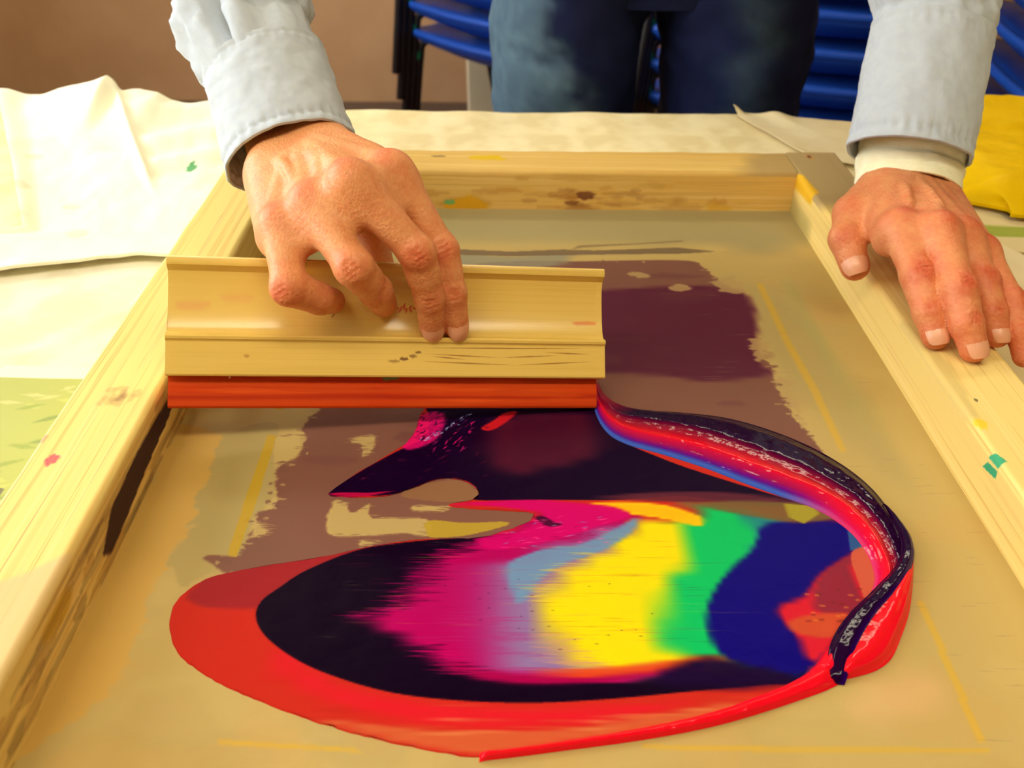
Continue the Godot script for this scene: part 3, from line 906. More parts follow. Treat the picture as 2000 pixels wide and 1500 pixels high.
# ------------------------------------------------------------------ the wooden screen
func wood_paint(seed_at: int, long: float, round: float, base: Color) -> Painter:
	var p := Painter.new(2048, 512, Vector2(0, 0), Vector2(long, round), base, seed_at)
	for k in 170:
		var y := p.r.randf() * round
		var x := p.r.randf_range(-0.1, long)
		var l := p.r.randf_range(0.08, 0.45)
		var c: Color = [rgb(226, 186, 104), rgb(246, 222, 152), rgb(232, 196, 116), rgb(214, 168, 88), rgb(240, 208, 130)][k % 5]
		p.streak(Vector2(x, y), Vector2(x + l, y + p.r.randf_range(-0.003, 0.003)), p.r.randf_range(0.001, 0.005), c, 0.34, Vector2(0.02, 0.0008))
	for k in 60:
		var y := p.r.randf() * round
		var x := p.r.randf_range(-0.1, long)
		p.streak(Vector2(x, y), Vector2(x + p.r.randf_range(0.05, 0.3), y + p.r.randf_range(-0.002, 0.002)), 0.0008, rgb(180, 132, 66), 0.4, Vector2(0.01, 0.0003))
	return p

func knot(p: Painter, at: Vector2, s: float) -> void:
	p.blot(at, Vector2(s * 2.4, s * 1.1), rgb(206, 152, 74), 0.5, 0.003)
	p.blot(at, Vector2(s * 1.4, s * 0.7), rgb(160, 102, 48), 0.7, 0.0016)
	p.blot(at, Vector2(s * 0.8, s * 0.45), rgb(104, 58, 32), 0.8, 0.0008)

# outline of a bar, walked: top (inner to outer), outer, bottom, inner; x is across, y up
func bar_outline() -> PackedVector2Array:
	var h := BAR_TOP - 0.7525
	var w := BAR_W
	var o := PackedVector2Array()
	var r := 0.0045
	for q in [[r, h - r, PI], [w - 0.003, h - 0.003, PI / 2], [w - 0.002, 0.002, 0.0], [0.002, 0.002, -PI / 2]]:
		var rr: float = r if q[2] == PI else 0.003 if q[2] == PI / 2 else 0.002
		for s in 5:
			var a: float = q[2] - s * PI / 8
			o.append(Vector2(q[0] + cos(a) * rr, q[1] + sin(a) * rr))
	return o

func make_bar(parent: Node, called: String, from: Vector3, to: Vector3, outward: Vector3, paint: Callable, seed_at: int, base: Color) -> void:
	var o := bar_outline()
	var round := 0.0
	var along: Array = [0.0]
	for k in o.size():
		round += o[k].distance_to(o[(k + 1) % o.size()])
		along.append(round)
	var long := from.distance_to(to)
	var p := wood_paint(seed_at, long, round, base)
	paint.call(p)
	var rows: Array = []
	var uvs: Array = []
	var n := 25
	for i in n:
		var row: Array = []
		var uvr: Array = []
		var at := from.lerp(to, i / float(n - 1))
		for k in o.size() + 1:
			var q := o[k % o.size()]
			var wob := 0.0006 * noise.get_noise_3d(at.x * 30.0 + q.x * 50.0, at.z * 30.0, q.y * 60.0)
			row.append(at + outward * (q.x + wob) + Vector3.UP * (q.y + wob))
			uvr.append(Vector2(i / float(n - 1), along[k] / round))
		rows.append(row)
		uvs.append(uvr)
	var g := Geo.new()
	g.grid(rows, false, Vector3.ZERO, [], uvs)
	g.face(rows[0].slice(0, o.size()), from - to, uvs[0].slice(0, o.size()))
	g.face(rows[-1].slice(0, o.size()), to - from, uvs[-1].slice(0, o.size()))
	var m := mat(Color.WHITE, 0.55, 0.4)
	m.albedo_texture = p.tex()
	put(g, called, m, parent)

func make_screen() -> void:
	var t := thing("printing_screen", "wooden screen printing frame with stained mesh, lying on the table", "printing screen", Vector3(0, 0, 0))
	var y := 0.7525
	# distances round a bar: top starts about 0.003, inner face is the last 0.04
	var top := 0.006
	var rnd := 0.1937
	var left := func(p: Painter) -> void:   # x runs from the far end (z = -0.8965) towards the camera
		var far := -0.8965
		for k in 24:
			p.blot(Vector2(-0.458 - far + p.r.randfn() * 0.006, top + 0.022 + p.r.randfn() * 0.005), Vector2(p.r.randf_range(0.002, 0.006), p.r.randf_range(0.001, 0.004)), rgb(146, 108, 64), 0.2, 0.0016)
		p.blot(Vector2(-0.397 - far, top + 0.037), Vector2(0.0055, 0.004), rgb(216, 84, 92), 0.85, 0.0012)
		p.blot(Vector2(-0.416 - far, top + 0.050), Vector2(0.005, 0.003), rgb(224, 128, 104), 0.6, 0.002)
		p.daub([-0.325 - far, top - 0.004, -0.31 - far, top + 0.012, -0.300 - far, top + 0.03, -0.16 - far, top + 0.04, -0.16 - far, top - 0.004], rgb(222, 190, 138), 0.75, Vector2(0.003, 0.003))
		# inner face: brown blots for dirt and painted-in shade, dark smear of old ink
		for k in 70:
			p.blot(Vector2(p.r.randf_range(0.3, 0.76), rnd - p.r.randf_range(0.002, 0.042)), Vector2(p.r.randf_range(0.008, 0.04), p.r.randf_range(0.001, 0.005)), [rgb(140, 100, 52), rgb(112, 82, 56), rgb(170, 122, 52), rgb(128, 110, 70)][k % 4], 0.30, 0.0016)
		p.daub([0.38, rnd - 0.010, 0.48, rnd - 0.007, 0.525, rnd - 0.010, 0.548, rnd - 0.024, 0.540, rnd - 0.031, 0.51, rnd - 0.028, 0.43, rnd - 0.020], rgb(44, 12, 30), 0.95, Vector2(0.004, 0.002))
		p.blot(Vector2(0.60, rnd - 0.012), Vector2(0.02, 0.006), rgb(196, 150, 30), 0.6, 0.003)
	make_bar(t, "side_bar", Vector3(IN_L, y, IN_B - BAR_W), Vector3(IN_L, y, IN_F + BAR_W), Vector3.LEFT, left, 3, rgb(238, 212, 126))
	var right := func(p: Painter) -> void:
		var far := -0.8965
		p.daub([0.0, 0.0, 0.13, 0.0, 0.15, top + 0.02, 0.12, top + 0.05, 0.0, top + 0.055], rgb(168, 142, 96), 0.85, Vector2(0.02, 0.006))
		knot(p, Vector2(0.012, top + 0.02), 0.004)
		p.daub([0.05, 0.0, 0.11, 0.0, 0.105, top + 0.004, 0.06, top], rgb(232, 176, 20), 0.9, Vector2(0.004, 0.002))
		p.daub([0.05, rnd - 0.012, 0.11, rnd - 0.006, 0.11, rnd, 0.05, rnd], rgb(232, 176, 20), 0.9, Vector2(0.004, 0.003))
		p.daub([0.02, rnd - 0.046, 0.12, rnd - 0.046, 0.12, rnd - 0.02, 0.02, rnd - 0.02], rgb(140, 128, 70), 0.5, Vector2(0.01, 0.005))
		p.daub([-0.41 - far, rnd - 0.009, -0.395 - far, rnd - 0.006, -0.396 - far, rnd - 0.001, -0.407 - far, rnd - 0.003], rgb(40, 160, 116), 0.95, Vector2(0.0006, 0.0006))
		p.daub([-0.408 - far, 0.000, -0.396 - far, 0.001, -0.399 - far, top + 0.002, -0.407 - far, top - 0.001], rgb(40, 160, 116), 0.9, Vector2(0.0006, 0.0006))
		p.blot(Vector2(-0.435 - far, top + 0.002), Vector2(0.006, 0.004), rgb(240, 200, 30), 0.8, 0.002)
		p.blot(Vector2(-0.40 - far, top + 0.03), Vector2(0.005, 0.003), rgb(220, 150, 90), 0.6, 0.002)
		p.blot(Vector2(-0.46 - far, top + 0.010), Vector2(0.002, 0.0012), rgb(90, 80, 50), 0.8, 0.0005)
		p.blot(Vector2(-0.33 - far, top + 0.02), Vector2(0.012, 0.010), rgb(226, 180, 100), 0.6, 0.003)
		p.daub([-0.56 - far, top, -0.50 - far, top + 0.01, -0.44 - far, top + 0.004, -0.44 - far, 0.0, -0.56 - far, 0.0], rgb(206, 180, 108), 0.6, Vector2(0.006, 0.003))
	make_bar(t, "side_bar", Vector3(IN_R, y, IN_B - BAR_W), Vector3(IN_R, y, IN_F + BAR_W), Vector3.RIGHT, right, 4, rgb(238, 208, 124))
	var back := func(p: Painter) -> void:   # x runs from the left end (x = IN_L)
		for k in 40:
			var at := Vector2(0.302 + p.r.randfn() * 0.030, rnd - 0.026 + p.r.randfn() * 0.008)
			p.blot(at, Vector2(p.r.randf_range(0.004, 0.018), p.r.randf_range(0.001, 0.004)), [rgb(150, 92, 38), rgb(120, 66, 30), rgb(176, 116, 48)][k % 3], 0.22, 0.002)
		p.blot(Vector2(0.306, rnd - 0.022), Vector2(0.010, 0.005), rgb(96, 46, 24), 0.7, 0.002)
		p.blot(Vector2(0.292, rnd - 0.030), Vector2(0.008, 0.003), rgb(104, 54, 28), 0.6, 0.002)
		for k in 30:
			p.blot(Vector2(p.r.randf_range(0.0, 0.5), p.r.randf_range(rnd - 0.045, rnd)), Vector2(p.r.randf_range(0.006, 0.03), p.r.randf_range(0.001, 0.005)), [rgb(170, 110, 40), rgb(214, 160, 60), rgb(190, 146, 70)][k % 3], 0.3, 0.003)
		p.blot(Vector2(0.205, top + 0.030), Vector2(0.020, 0.007), rgb(228, 186, 16), 0.95, 0.003)
		p.blot(Vector2(0.155, top + 0.034), Vector2(0.008, 0.003), rgb(130, 100, 60), 0.7, 0.002)
		p.blot(Vector2(0.182, rnd - 0.034), Vector2(0.024, 0.010), rgb(222, 164, 18), 0.9, 0.004)
		p.blot(Vector2(0.168, rnd - 0.030), Vector2(0.006, 0.003), rgb(110, 176, 104), 0.9, 0.001)
		p.blot(Vector2(0.44, rnd - 0.036), Vector2(0.014, 0.007), rgb(214, 160, 24), 0.5, 0.005)
		p.daub([0.46, 0.0, 0.53, 0.0, 0.53, top + 0.05, 0.48, top + 0.05], rgb(160, 134, 88), 0.6, Vector2(0.02, 0.006))
	make_bar(t, "end_bar", Vector3(IN_L, y, IN_B), Vector3(IN_R, y, IN_B), Vector3.FORWARD, back, 6, rgb(224, 182, 96))
	var plain := func(_p: Painter) -> void: pass
	make_bar(t, "end_bar", Vector3(IN_L, y, IN_F), Vector3(IN_R, y, IN_F), Vector3.BACK, plain, 7, rgb(240, 210, 132))
	# the mesh with its old stains
	var p := Painter.new(1536, 1956, Vector2(IN_L, IN_B), Vector2(IN_R, IN_F), rgb(184, 158, 94), 15)
	for k in 160:
		var at := Vector2(p.r.randf_range(IN_L, IN_R), p.r.randf_range(IN_B, IN_F))
		var c: Color = [rgb(176, 148, 86), rgb(194, 168, 104), rgb(190, 154, 86), rgb(172, 150, 96)][k % 4]
		p.blot(at, Vector2(p.r.randf_range(0.01, 0.05), p.r.randf_range(0.006, 0.03)), c, 0.35, 0.008)
	p.daub(BACK_GREY, rgb(158, 144, 98), 0.9, Vector2(0.03, 0.03))
	p.daub(RIGHT_GREY, rgb(170, 150, 92), 0.75, Vector2(0.012, 0.02))
	p.daub(RIGHT_GREEN, rgb(156, 158, 96), 0.4, Vector2(0.010, 0.02))
	p.wash(LEFT_ORANGE, rgb(200, 154, 68), 0.7, Vector2(0.004, 0.002), 0.002)
	p.wash(LEFT_GREY, rgb(170, 150, 92), 0.95, Vector2(0.0015, 0.001), 0.0018)
	p.daub(PINKISH, rgb(216, 170, 118), 0.5, Vector2(0.01, 0.01))
	p.wash(STENCIL, rgb(120, 76, 62), 0.97, Vector2(0.0016, 0.0012), 0.0015)
	for k in range(0, STENCIL.size(), 2):
		for q in 5:
			var c := Vector2(STENCIL[k], STENCIL[k + 1]).lerp(Vector2(STENCIL[(k + 2) % STENCIL.size()], STENCIL[(k + 3) % STENCIL.size()]), p.r.randf()) + Vector2(p.r.randf_range(-0.006, 0.006), p.r.randf_range(-0.003, 0.003))
			p.blot(c, Vector2(p.r.randf_range(0.001, 0.004), p.r.randf_range(0.0006, 0.002)), [rgb(116, 76, 62), rgb(178, 150, 96)][q % 2], 0.7, 0.0007, 9)
	p.wash(STENCIL_DEEP, rgb(82, 18, 48), 0.88, Vector2(0.008, 0.006), 0.001)
	for k in 90:
		var at := Vector2(p.r.randf_range(-0.12, 0.2), p.r.randf_range(-0.70, -0.42))
		p.blot(at, Vector2(p.r.randf_range(0.006, 0.03), p.r.randf_range(0.002, 0.008)), [rgb(120, 74, 60), rgb(80, 24, 48), rgb(98, 48, 54)][k % 3], 0.22, 0.004)
	for q in [PATCH_A, PATCH_C, PATCH_D, PATCH_E, PATCH_F, PATCH_G]:
		p.wash(q, rgb(190, 164, 98), 0.88, Vector2(0.0016, 0.0014), 0.001)
		p.drag(q, rgb(186, 160, 96), 26, 0.007, 0.5, 0.003)
		p.drag(q, rgb(120, 78, 62), 30, 0.006, 0.55, 0.003)
	p.wash(PATCH_H, rgb(142, 100, 62), 0.7, Vector2(0.002, 0.001), 0.002)
	p.wash(PATCH_B, rgb(176, 146, 40), 0.95, Vector2(0.001, 0.001), 0.001)
	for q in [RAG_A, RAG_B, RAG_C, RAG_D, RAG_E]:
		p.daub(q, rgb(176, 146, 92), 0.85, Vector2(0.002, 0.0014), 0.004)
	p.daub(STREAK_BLUE, rgb(140, 134, 108), 0.8, Vector2(0.010, 0.004))
	p.daub(STREAK_A, rgb(104, 84, 62), 0.8, Vector2(0.004, 0.0015))
	p.daub(STREAK_B, rgb(120, 98, 68), 0.7, Vector2(0.004, 0.0012))
	for q in [LEFT_TAPE, LEFT_TAPE_FAR]:
		p.daub(q, rgb(186, 150, 34), 0.9, Vector2(0.0006, 0.0006))
	for q in [RIGHT_TAPE, RIGHT_TAPE_NEAR, BOTTOM_TAPE, BOTTOM_TAPE_L, EDGE_TAPE]:
		p.daub(q, rgb(206, 162, 44), 0.6, Vector2(0.0018, 0.0018))
	for k in 70:
		var at := Vector2(p.r.randf_range(0.14, 0.28), p.r.randf_range(-0.75, -0.22))
		p.streak(at, at + Vector2(p.r.randf_range(0.004, 0.03), p.r.randf_range(-0.001, 0.001)), 0.0008, rgb(150, 130, 90), 0.35, Vector2(0.001, 0.0004))
	var mm := mat(Color.WHITE, 0.55, 0.35)
	mm.albedo_texture = p.tex()
	var g := Geo.new()
	g.tint = Color.WHITE
	g.face([Vector3(IN_L - 0.004, MESH_Y, IN_B - 0.004), Vector3(IN_R + 0.004, MESH_Y, IN_B - 0.004), Vector3(IN_R + 0.004, MESH_Y, IN_F + 0.004), Vector3(IN_L - 0.004, MESH_Y, IN_F + 0.004)], Vector3.UP,
		[Vector2(0, 0), Vector2(1, 0), Vector2(1, 1), Vector2(0, 1)])
	put(g, "screen_mesh", mm, t).set_meta("label", "tan mesh with an old dark purple stencil and yellow tape lines")

# ------------------------------------------------------------------ wet ink
func make_ink() -> void:
	var t := thing("wet_ink", "pool of wet rainbow ink spread over the screen, with a thick red and black ridge", "ink", Vector3(0, 0, 0))
	var lo := Vector2(-0.20, -0.545)
	var hi := Vector2(0.275, -0.235)
	var p := Painter.new(2000, 1306, lo, hi, rgb(190, 40, 28), 23)
	# the red rim
	for k in 90:
		var at := Vector2(p.r.randf_range(-0.16, 0.14), p.r.randf_range(-0.36, -0.24))
		p.streak(at, at + Vector2(p.r.randf_range(0.02, 0.08), 0), p.r.randf_range(0.001, 0.004), [rgb(200, 32, 34), rgb(196, 68, 42), rgb(172, 32, 26)][k % 3], 0.35, Vector2(0.008, 0.0008))
	p.wash(F_RED_HOT, rgb(208, 26, 38), 0.9, Vector2(0.012, 0.003))
	p.wash(F_RED_THIN, rgb(196, 96, 54), 0.8, Vector2(0.016, 0.0025))
	p.wash(F_RED_DARK, rgb(146, 34, 42), 0.85, Vector2(0.004, 0.0015))
	for k in 30:
		var at := Vector2(p.r.randf_range(-0.05, 0.12), p.r.randf_range(-0.262, -0.245))
		p.streak(at, at + Vector2(p.r.randf_range(0.01, 0.05), 0), 0.002, [rgb(216, 140, 80), rgb(196, 80, 46)][k % 2], 0.4, Vector2(0.006, 0.0008))
	p.wash(F_BLACK, rgb(15, 0, 23), 1.0, Vector2(0.0014, 0.0010))
	# the rainbow
	p.wash(F_MAGENTA, rgb(170, 0, 86), 1.0, Vector2(0.020, 0.0018))
	p.drag(F_MAGENTA.slice(0, 16), rgb(190, 0, 92), 110, 0.022, 0.40, 0.010)
	p.drag(F_MAGENTA.slice(20, 34), rgb(190, 0, 92), 110, 0.026, 0.40, 0.012)
	p.drag(F_MAGENTA.slice(0, 12), rgb(24, 2, 32), 60, 0.020, 0.35, 0.012)
	p.drag(F_MAGENTA.slice(22, 34), rgb(24, 2, 32), 70, 0.022, 0.35, 0.014)
	p.wash(F_LILAC, rgb(136, 106, 156), 0.95, Vector2(0.030, 0.005))
	p.drag(F_LILAC.slice(12, 20), rgb(170, 30, 110), 90, 0.03, 0.25, 0.02)
	p.wash(F_YELLOW, rgb(228, 208, 10), 1.0, Vector2(0.018, 0.0040))
	p.wash(F_BLUEGREY, rgb(104, 140, 176), 0.9, Vector2(0.005, 0.0025))
	p.drag(F_YELLOW.slice(0, 8), rgb(226, 200, 60), 80, 0.024, 0.30, 0.012)
	p.drag(F_YELLOW.slice(20, 26), rgb(200, 150, 110), 80, 0.024, 0.30, 0.012)
	p.wash(F_GREEN, rgb(12, 182, 94), 1.0, Vector2(0.012, 0.0050))
	p.wash(F_TEAL, rgb(34, 122, 130), 0.85, Vector2(0.006, 0.003))
	p.wash(F_BASE_PINK, rgb(160, 0, 70), 0.9, Vector2(0.012, 0.0016))
	p.wash(F_BASE_RED, rgb(214, 70, 24), 0.85, Vector2(0.014, 0.0016))
	p.wash(F_PURPLE, rgb(20, 0, 32), 1.0, Vector2(0.0014, 0.0009))
	p.wash(F_PURPLE_RED, rgb(80, 18, 42), 0.85, Vector2(0.014, 0.008))
	p.wash(F_PURPLE_MID, rgb(92, 36, 50), 0.9, Vector2(0.012, 0.002))
	p.wash(F_YELLOW_TOP, rgb(236, 182, 12), 0.95, Vector2(0.005, 0.0016))
	p.wash(F_PINK_TOP, rgb(200, 0, 100), 0.95, Vector2(0.004, 0.0018))
	p.wash(F_NAVY, rgb(14, 2, 112), 1.0, Vector2(0.0030, 0.0030))
	p.wash(F_NAVY_DARK, rgb(24, 2, 46), 0.95, Vector2(0.010, 0.003))
	p.wash(F_INRED, rgb(202, 28, 46), 1.0, Vector2(0.005, 0.004))
	p.wash(F_INMAUVE, rgb(132, 38, 56), 0.9, Vector2(0.003, 0.002))
	p.wash(F_INPEACH, rgb(198, 92, 64), 0.9, Vector2(0.001, 0.001))
	p.wash(F_INORANGE, rgb(192, 82, 42), 0.8, Vector2(0.004, 0.002))
	p.daub(F_STEEL, rgb(46, 84, 138), 0.95, Vector2(0.0012, 0.001))
	p.wash(F_OLIVE, rgb(112, 90, 52), 0.9, Vector2(0.008, 0.0015))
	p.daub(F_OLIVE_B, rgb(160, 148, 44), 0.9, Vector2(0.002, 0.001))
	for k in 26:
		var at := Vector2(p.r.randf_range(0.165, 0.205), p.r.randf_range(-0.338, -0.312))
		p.blot(at, Vector2(0.0018, 0.0009), [rgb(120, 40, 36), rgb(214, 120, 50)][k % 2], 0.5, 0.0005, 8)
	p.wash(F_TONGUE_DARK, rgb(60, 6, 44), 0.9, Vector2(0.0016, 0.0008))
	p.daub(F_PINK_EDGE, rgb(206, 12, 70), 0.8, Vector2(0.003, 0.0006))
	# torn ink just below the blade
	p.wash(F_PINK_SPAT, rgb(226, 14, 108), 0.85, Vector2(0.0025, 0.0020))
	p.wash(F_RED_FLAME, rgb(206, 26, 36), 0.95, Vector2(0.0025, 0.0012))
	for k in 120:
		var at := Vector2(p.r.randf_range(-0.062, -0.022), p.r.randf_range(-0.496, -0.452))
		var d := Vector2(p.r.randf_range(0.001, 0.005), p.r.randf_range(-0.007, -0.001))
		p.streak(at, at + d, p.r.randf_range(0.0006, 0.0018), [rgb(30, 4, 44), rgb(226, 20, 110), rgb(50, 8, 60), rgb(120, 16, 80), rgb(36, 4, 50)][k % 5], 0.75, Vector2(0.0004, 0.0004))
	for k in 26:
		var u := k / 25.0
		var at := Vector2(lerpf(-0.055, -0.026, u), lerpf(-0.466, -0.494, u * u * 0.4 + u * 0.6)) + Vector2(p.r.randf_range(-0.002, 0.002), p.r.randf_range(-0.002, 0.002))
		p.streak(at, at + Vector2(p.r.randf_range(0.001, 0.004), p.r.randf_range(-0.005, -0.0005)), 0.0010, [rgb(150, 170, 210), rgb(196, 208, 232), rgb(110, 120, 180)][k % 3], 0.8, Vector2(0.0005, 0.0005))
	for k in 90:
		var at := Vector2(p.r.randf_range(-0.095, -0.012), p.r.randf_range(-0.490, -0.425))
		p.streak(at, at + Vector2(p.r.randf_range(0.002, 0.009), p.r.randf_range(-0.006, 0.001)), p.r.randf_range(0.0006, 0.0020), [rgb(84, 16, 56), rgb(40, 2, 60), rgb(120, 20, 60), rgb(16, 0, 26)][k % 4], 0.4, Vector2(0.0010, 0.0008))
	# drag marks in the pink tongue and over the rainbow
	for k in 60:
		var at := Vector2(p.r.randf_range(-0.005, 0.06), p.r.randf_range(-0.392, -0.366))
		p.streak(at, at + Vector2(p.r.randf_range(0.003, 0.010), p.r.randf_range(-0.003, 0.001)), 0.0010, [rgb(236, 40, 130), rgb(150, 0, 80), rgb(120, 140, 180), rgb(240, 90, 150)][k % 4], 0.5, Vector2(0.0006, 0.0004))
	for k in 150:
		var at := Vector2(p.r.randf_range(-0.10, 0.10), p.r.randf_range(-0.375, -0.300))
		p.streak(at, at + Vector2(p.r.randf_range(0.010, 0.045), p.r.randf_range(-0.0010, 0.0004)), 0.0008, [rgb(120, 0, 60), rgb(206, 20, 106), rgb(160, 120, 150), rgb(226, 196, 60)][k % 4], 0.14, Vector2(0.004, 0.0003))
	for k in 26:
		var at := Vector2(p.r.randf_range(-0.04, 0.09), p.r.randf_range(-0.345, -0.295))
		p.streak(at, at + Vector2(p.r.randf_range(0.001, 0.0035), 0), 0.0006, rgb(60, 20, 60), 0.6, Vector2(0.0004, 0.0002))
	var film := mat(Color.WHITE, 0.38, 0.12)
	film.albedo_texture = p.tex()
	film.normal_enabled = true
	var ripple := noise_image(512, 0.03, 61, 4)
	film.normal_texture = bumps(ripple, 2.0)
	film.normal_scale = 0.25
	# film body: the outline with its edge rounded down to the mesh
	var out: Array = curve(FILM + [FILM[0], FILM[1]], 420, 0.0)
	out.pop_back()
	var m := out.size()
	var ring_a: Array = []
	var ring_b: Array = []
	var area := 0.0
	for k in m:
		area += Vector2(out[k].x, out[k].z).cross(Vector2(out[(k + 1) % m].x, out[(k + 1) % m].z))
	for k in m:
		var d: Vector3 = (out[(k + 1) % m] - out[(k + m - 1) % m]).normalized()
		var inward := Vector3(-d.z, 0, d.x) * signf(area)
		var wob := 0.0008 * noise.get_noise_2d(out[k].x * 160.0, out[k].z * 160.0)
		ring_a.append(out[k] + inward * wob + Vector3(0, MESH_Y + 0.0001, 0))
		ring_b.append(out[k] + inward * (wob + 0.0006) + Vector3(0, MESH_Y + 0.0007, 0))
	var uv_of := func(q: Vector3) -> Vector2: return Vector2((q.x - lo.x) / (hi.x - lo.x), (q.z - lo.y) / (hi.y - lo.y))
	var g := Geo.new()
	g.grid([ring_a, ring_b], true, Vector3.UP, [], [ring_a.map(uv_of), ring_b.map(uv_of)])
	g.face(ring_b, Vector3.UP, ring_b.map(uv_of))
	put(g, "ink_film", film, t).set_meta("label", "smeared film of magenta, yellow, green, navy and black ink inside a red rim")
	# --- thick beads
	var gloss := mat(Color.WHITE, 0.08, 0.3)
	gloss.vertex_color_use_as_albedo = true
	gloss.normal_enabled = true
	gloss.uv1_triplanar = true
	gloss.uv1_scale = Vector3.ONE * 14.0
	gloss.normal_texture = bumps(noise_image(512, 0.02, 71, 5), 5.0)
	gloss.normal_scale = 0.22
	var red := lin(228, 18, 34)
	var black := lin(30, 2, 40)
	var n := 150
	var rails := [curve(R_OUT, n), curve(R_MID, n), curve(R_CREST, n), curve(R_IN, n)]
	var stops := [[0.0, 0.0, black], [0.16, 0.0035, black], [0.34, 0.0040, lin(36, 4, 44)], [0.42, 0.0030, lin(120, 14, 48)], [0.52, 0.0026, lin(168, 20, 46)], [0.60, 0.0036, lin(214, 18, 46)], [0.66, 0.0046, red], [0.72, 0.0040, lin(196, 14, 60)], [0.82, 0.0028, lin(150, 16, 84)], [0.90, 0.0018, lin(70, 20, 140)], [0.96, 0.0010, lin(60, 100, 190)], [1.0, 0.0001, lin(50, 60, 140)]]
	g = ribbon(rails, [0.0, 0.38, 0.66, 1.0], stops, 44, 0.10, 0.04, func(u: float, v: float, c: Color) -> Color:
		if u < 0.18 and v < 0.5:
			c = c.lerp(lin(150, 20, 50), smoothstep(0.18, 0.06, u) * 0.9)
		if u > 0.62 and v > 0.70:
			c = c.lerp(red, smoothstep(0.62, 0.8, u) * 0.75)
		return c)
	put(g, "ink_ridge", gloss, t).set_meta("label", "thick curved ridge of black, red and blue ink")
	var lump := [[0.0, 0.0, red], [0.25, 0.0052, red], [0.55, 0.0070, lin(246, 26, 40)], [0.85, 0.0062, red], [1.0, 0.0040, red]]
	g = ribbon([curve(L_OUT, 70), curve(L_IN, 70)], [0.0, 1.0], lump, 26, 0.18, 0.10, no_tint)
	put(g, "ink_lump", gloss, t).set_meta("label", "glossy red lump of ink")
	var inner := [[0.0, 0.0050, red], [0.35, 0.0054, lin(232, 20, 44)], [0.7, 0.0034, red], [1.0, 0.0, lin(200, 24, 50)]]
	g = ribbon([curve(I_OUT, 50), curve(I_IN, 50)], [0.0, 1.0], inner, 18, 0.25, 0.05, no_tint)
	put(g, "ink_fold", gloss, t)
	var twist := [[0.0, 0.0052, lin(40, 6, 84)], [0.15, 0.0070, lin(40, 6, 84)], [0.35, 0.0080, black], [0.7, 0.0076, black], [1.0, 0.0048, black]]
	g = ribbon([curve(B_OUT, 80), curve(B_IN, 80)], [0.0, 1.0], twist, 20, 0.30, 0.12, no_tint, true)
	put(g, "ink_twist", gloss, t).set_meta("label", "black streak twisting over the red lump")
	var tail := [[0.0, 0.0, red], [0.2, 0.0032, red], [0.5, 0.0042, lin(244, 22, 36)], [0.8, 0.0030, red], [1.0, 0.0, lin(220, 26, 36)]]
	g = ribbon([curve(T_OUT, 140), curve(T_IN, 140)], [0.0, 1.0], tail, 18, 0.06, 0.02, no_tint)
	put(g, "ink_tail", gloss, t).set_meta("label", "long thin red tail of ink")

# a raised strip between rails; stops = [across 0..1, height, colour]; it tapers to nothing over the shares head and tail of its length
func ribbon(rails: Array, at: Array, stops: Array, across: int, head: float, tail: float, tinge: Callable, pinch := false) -> Geo:
	var rows: Array = []
	var cols: Array = []
	var n: int = rails[0].size()
	for i in n:
		var u := i / float(n - 1)
		var taper := sqrt(clampf(u / head, 0.0, 1.0)) * sqrt(clampf((1.0 - u) / tail, 0.0, 1.0))
		var row: Array = []
		var cr: Array = []
		for j in across + 1:
			var v := j / float(across)
			var s := 0
			while s < at.size() - 2 and v > at[s + 1]:
				s += 1
			var p: Vector3 = rails[s][i].lerp(rails[s + 1][i], (v - at[s]) / (at[s + 1] - at[s]))
			if pinch:
				var mid: Vector3 = (rails[0][i] + rails[-1][i]) * 0.5
				p = mid.lerp(p, minf(1.0, 0.12 + sqrt(clampf(u / head, 0.0, 1.0))))
			var k := 0
			while k < stops.size() - 2 and v > stops[k + 1][0]:
				k += 1
			var w := clampf((v - stops[k][0]) / (stops[k + 1][0] - stops[k][0]), 0.0, 1.0)
			var ws := w * w * (3.0 - 2.0 * w)
			var h: float = lerpf(stops[k][1], stops[k + 1][1], ws)
			h += 0.0004 * noise.get_noise_2d(p.x * 90.0, p.z * 90.0) * minf(1.0, h / 0.002)
			row.append(Vector3(p.x, MESH_Y + 0.0004 + h * taper, p.z))
			var c: Color = stops[k][2].lerp(stops[k + 1][2], w)
			cr.append(tinge.call(u, v, c))
		rows.append(row)
		cols.append(cr)
	var g := Geo.new()
	g.grid(rows, false, Vector3.UP, cols)
	return g

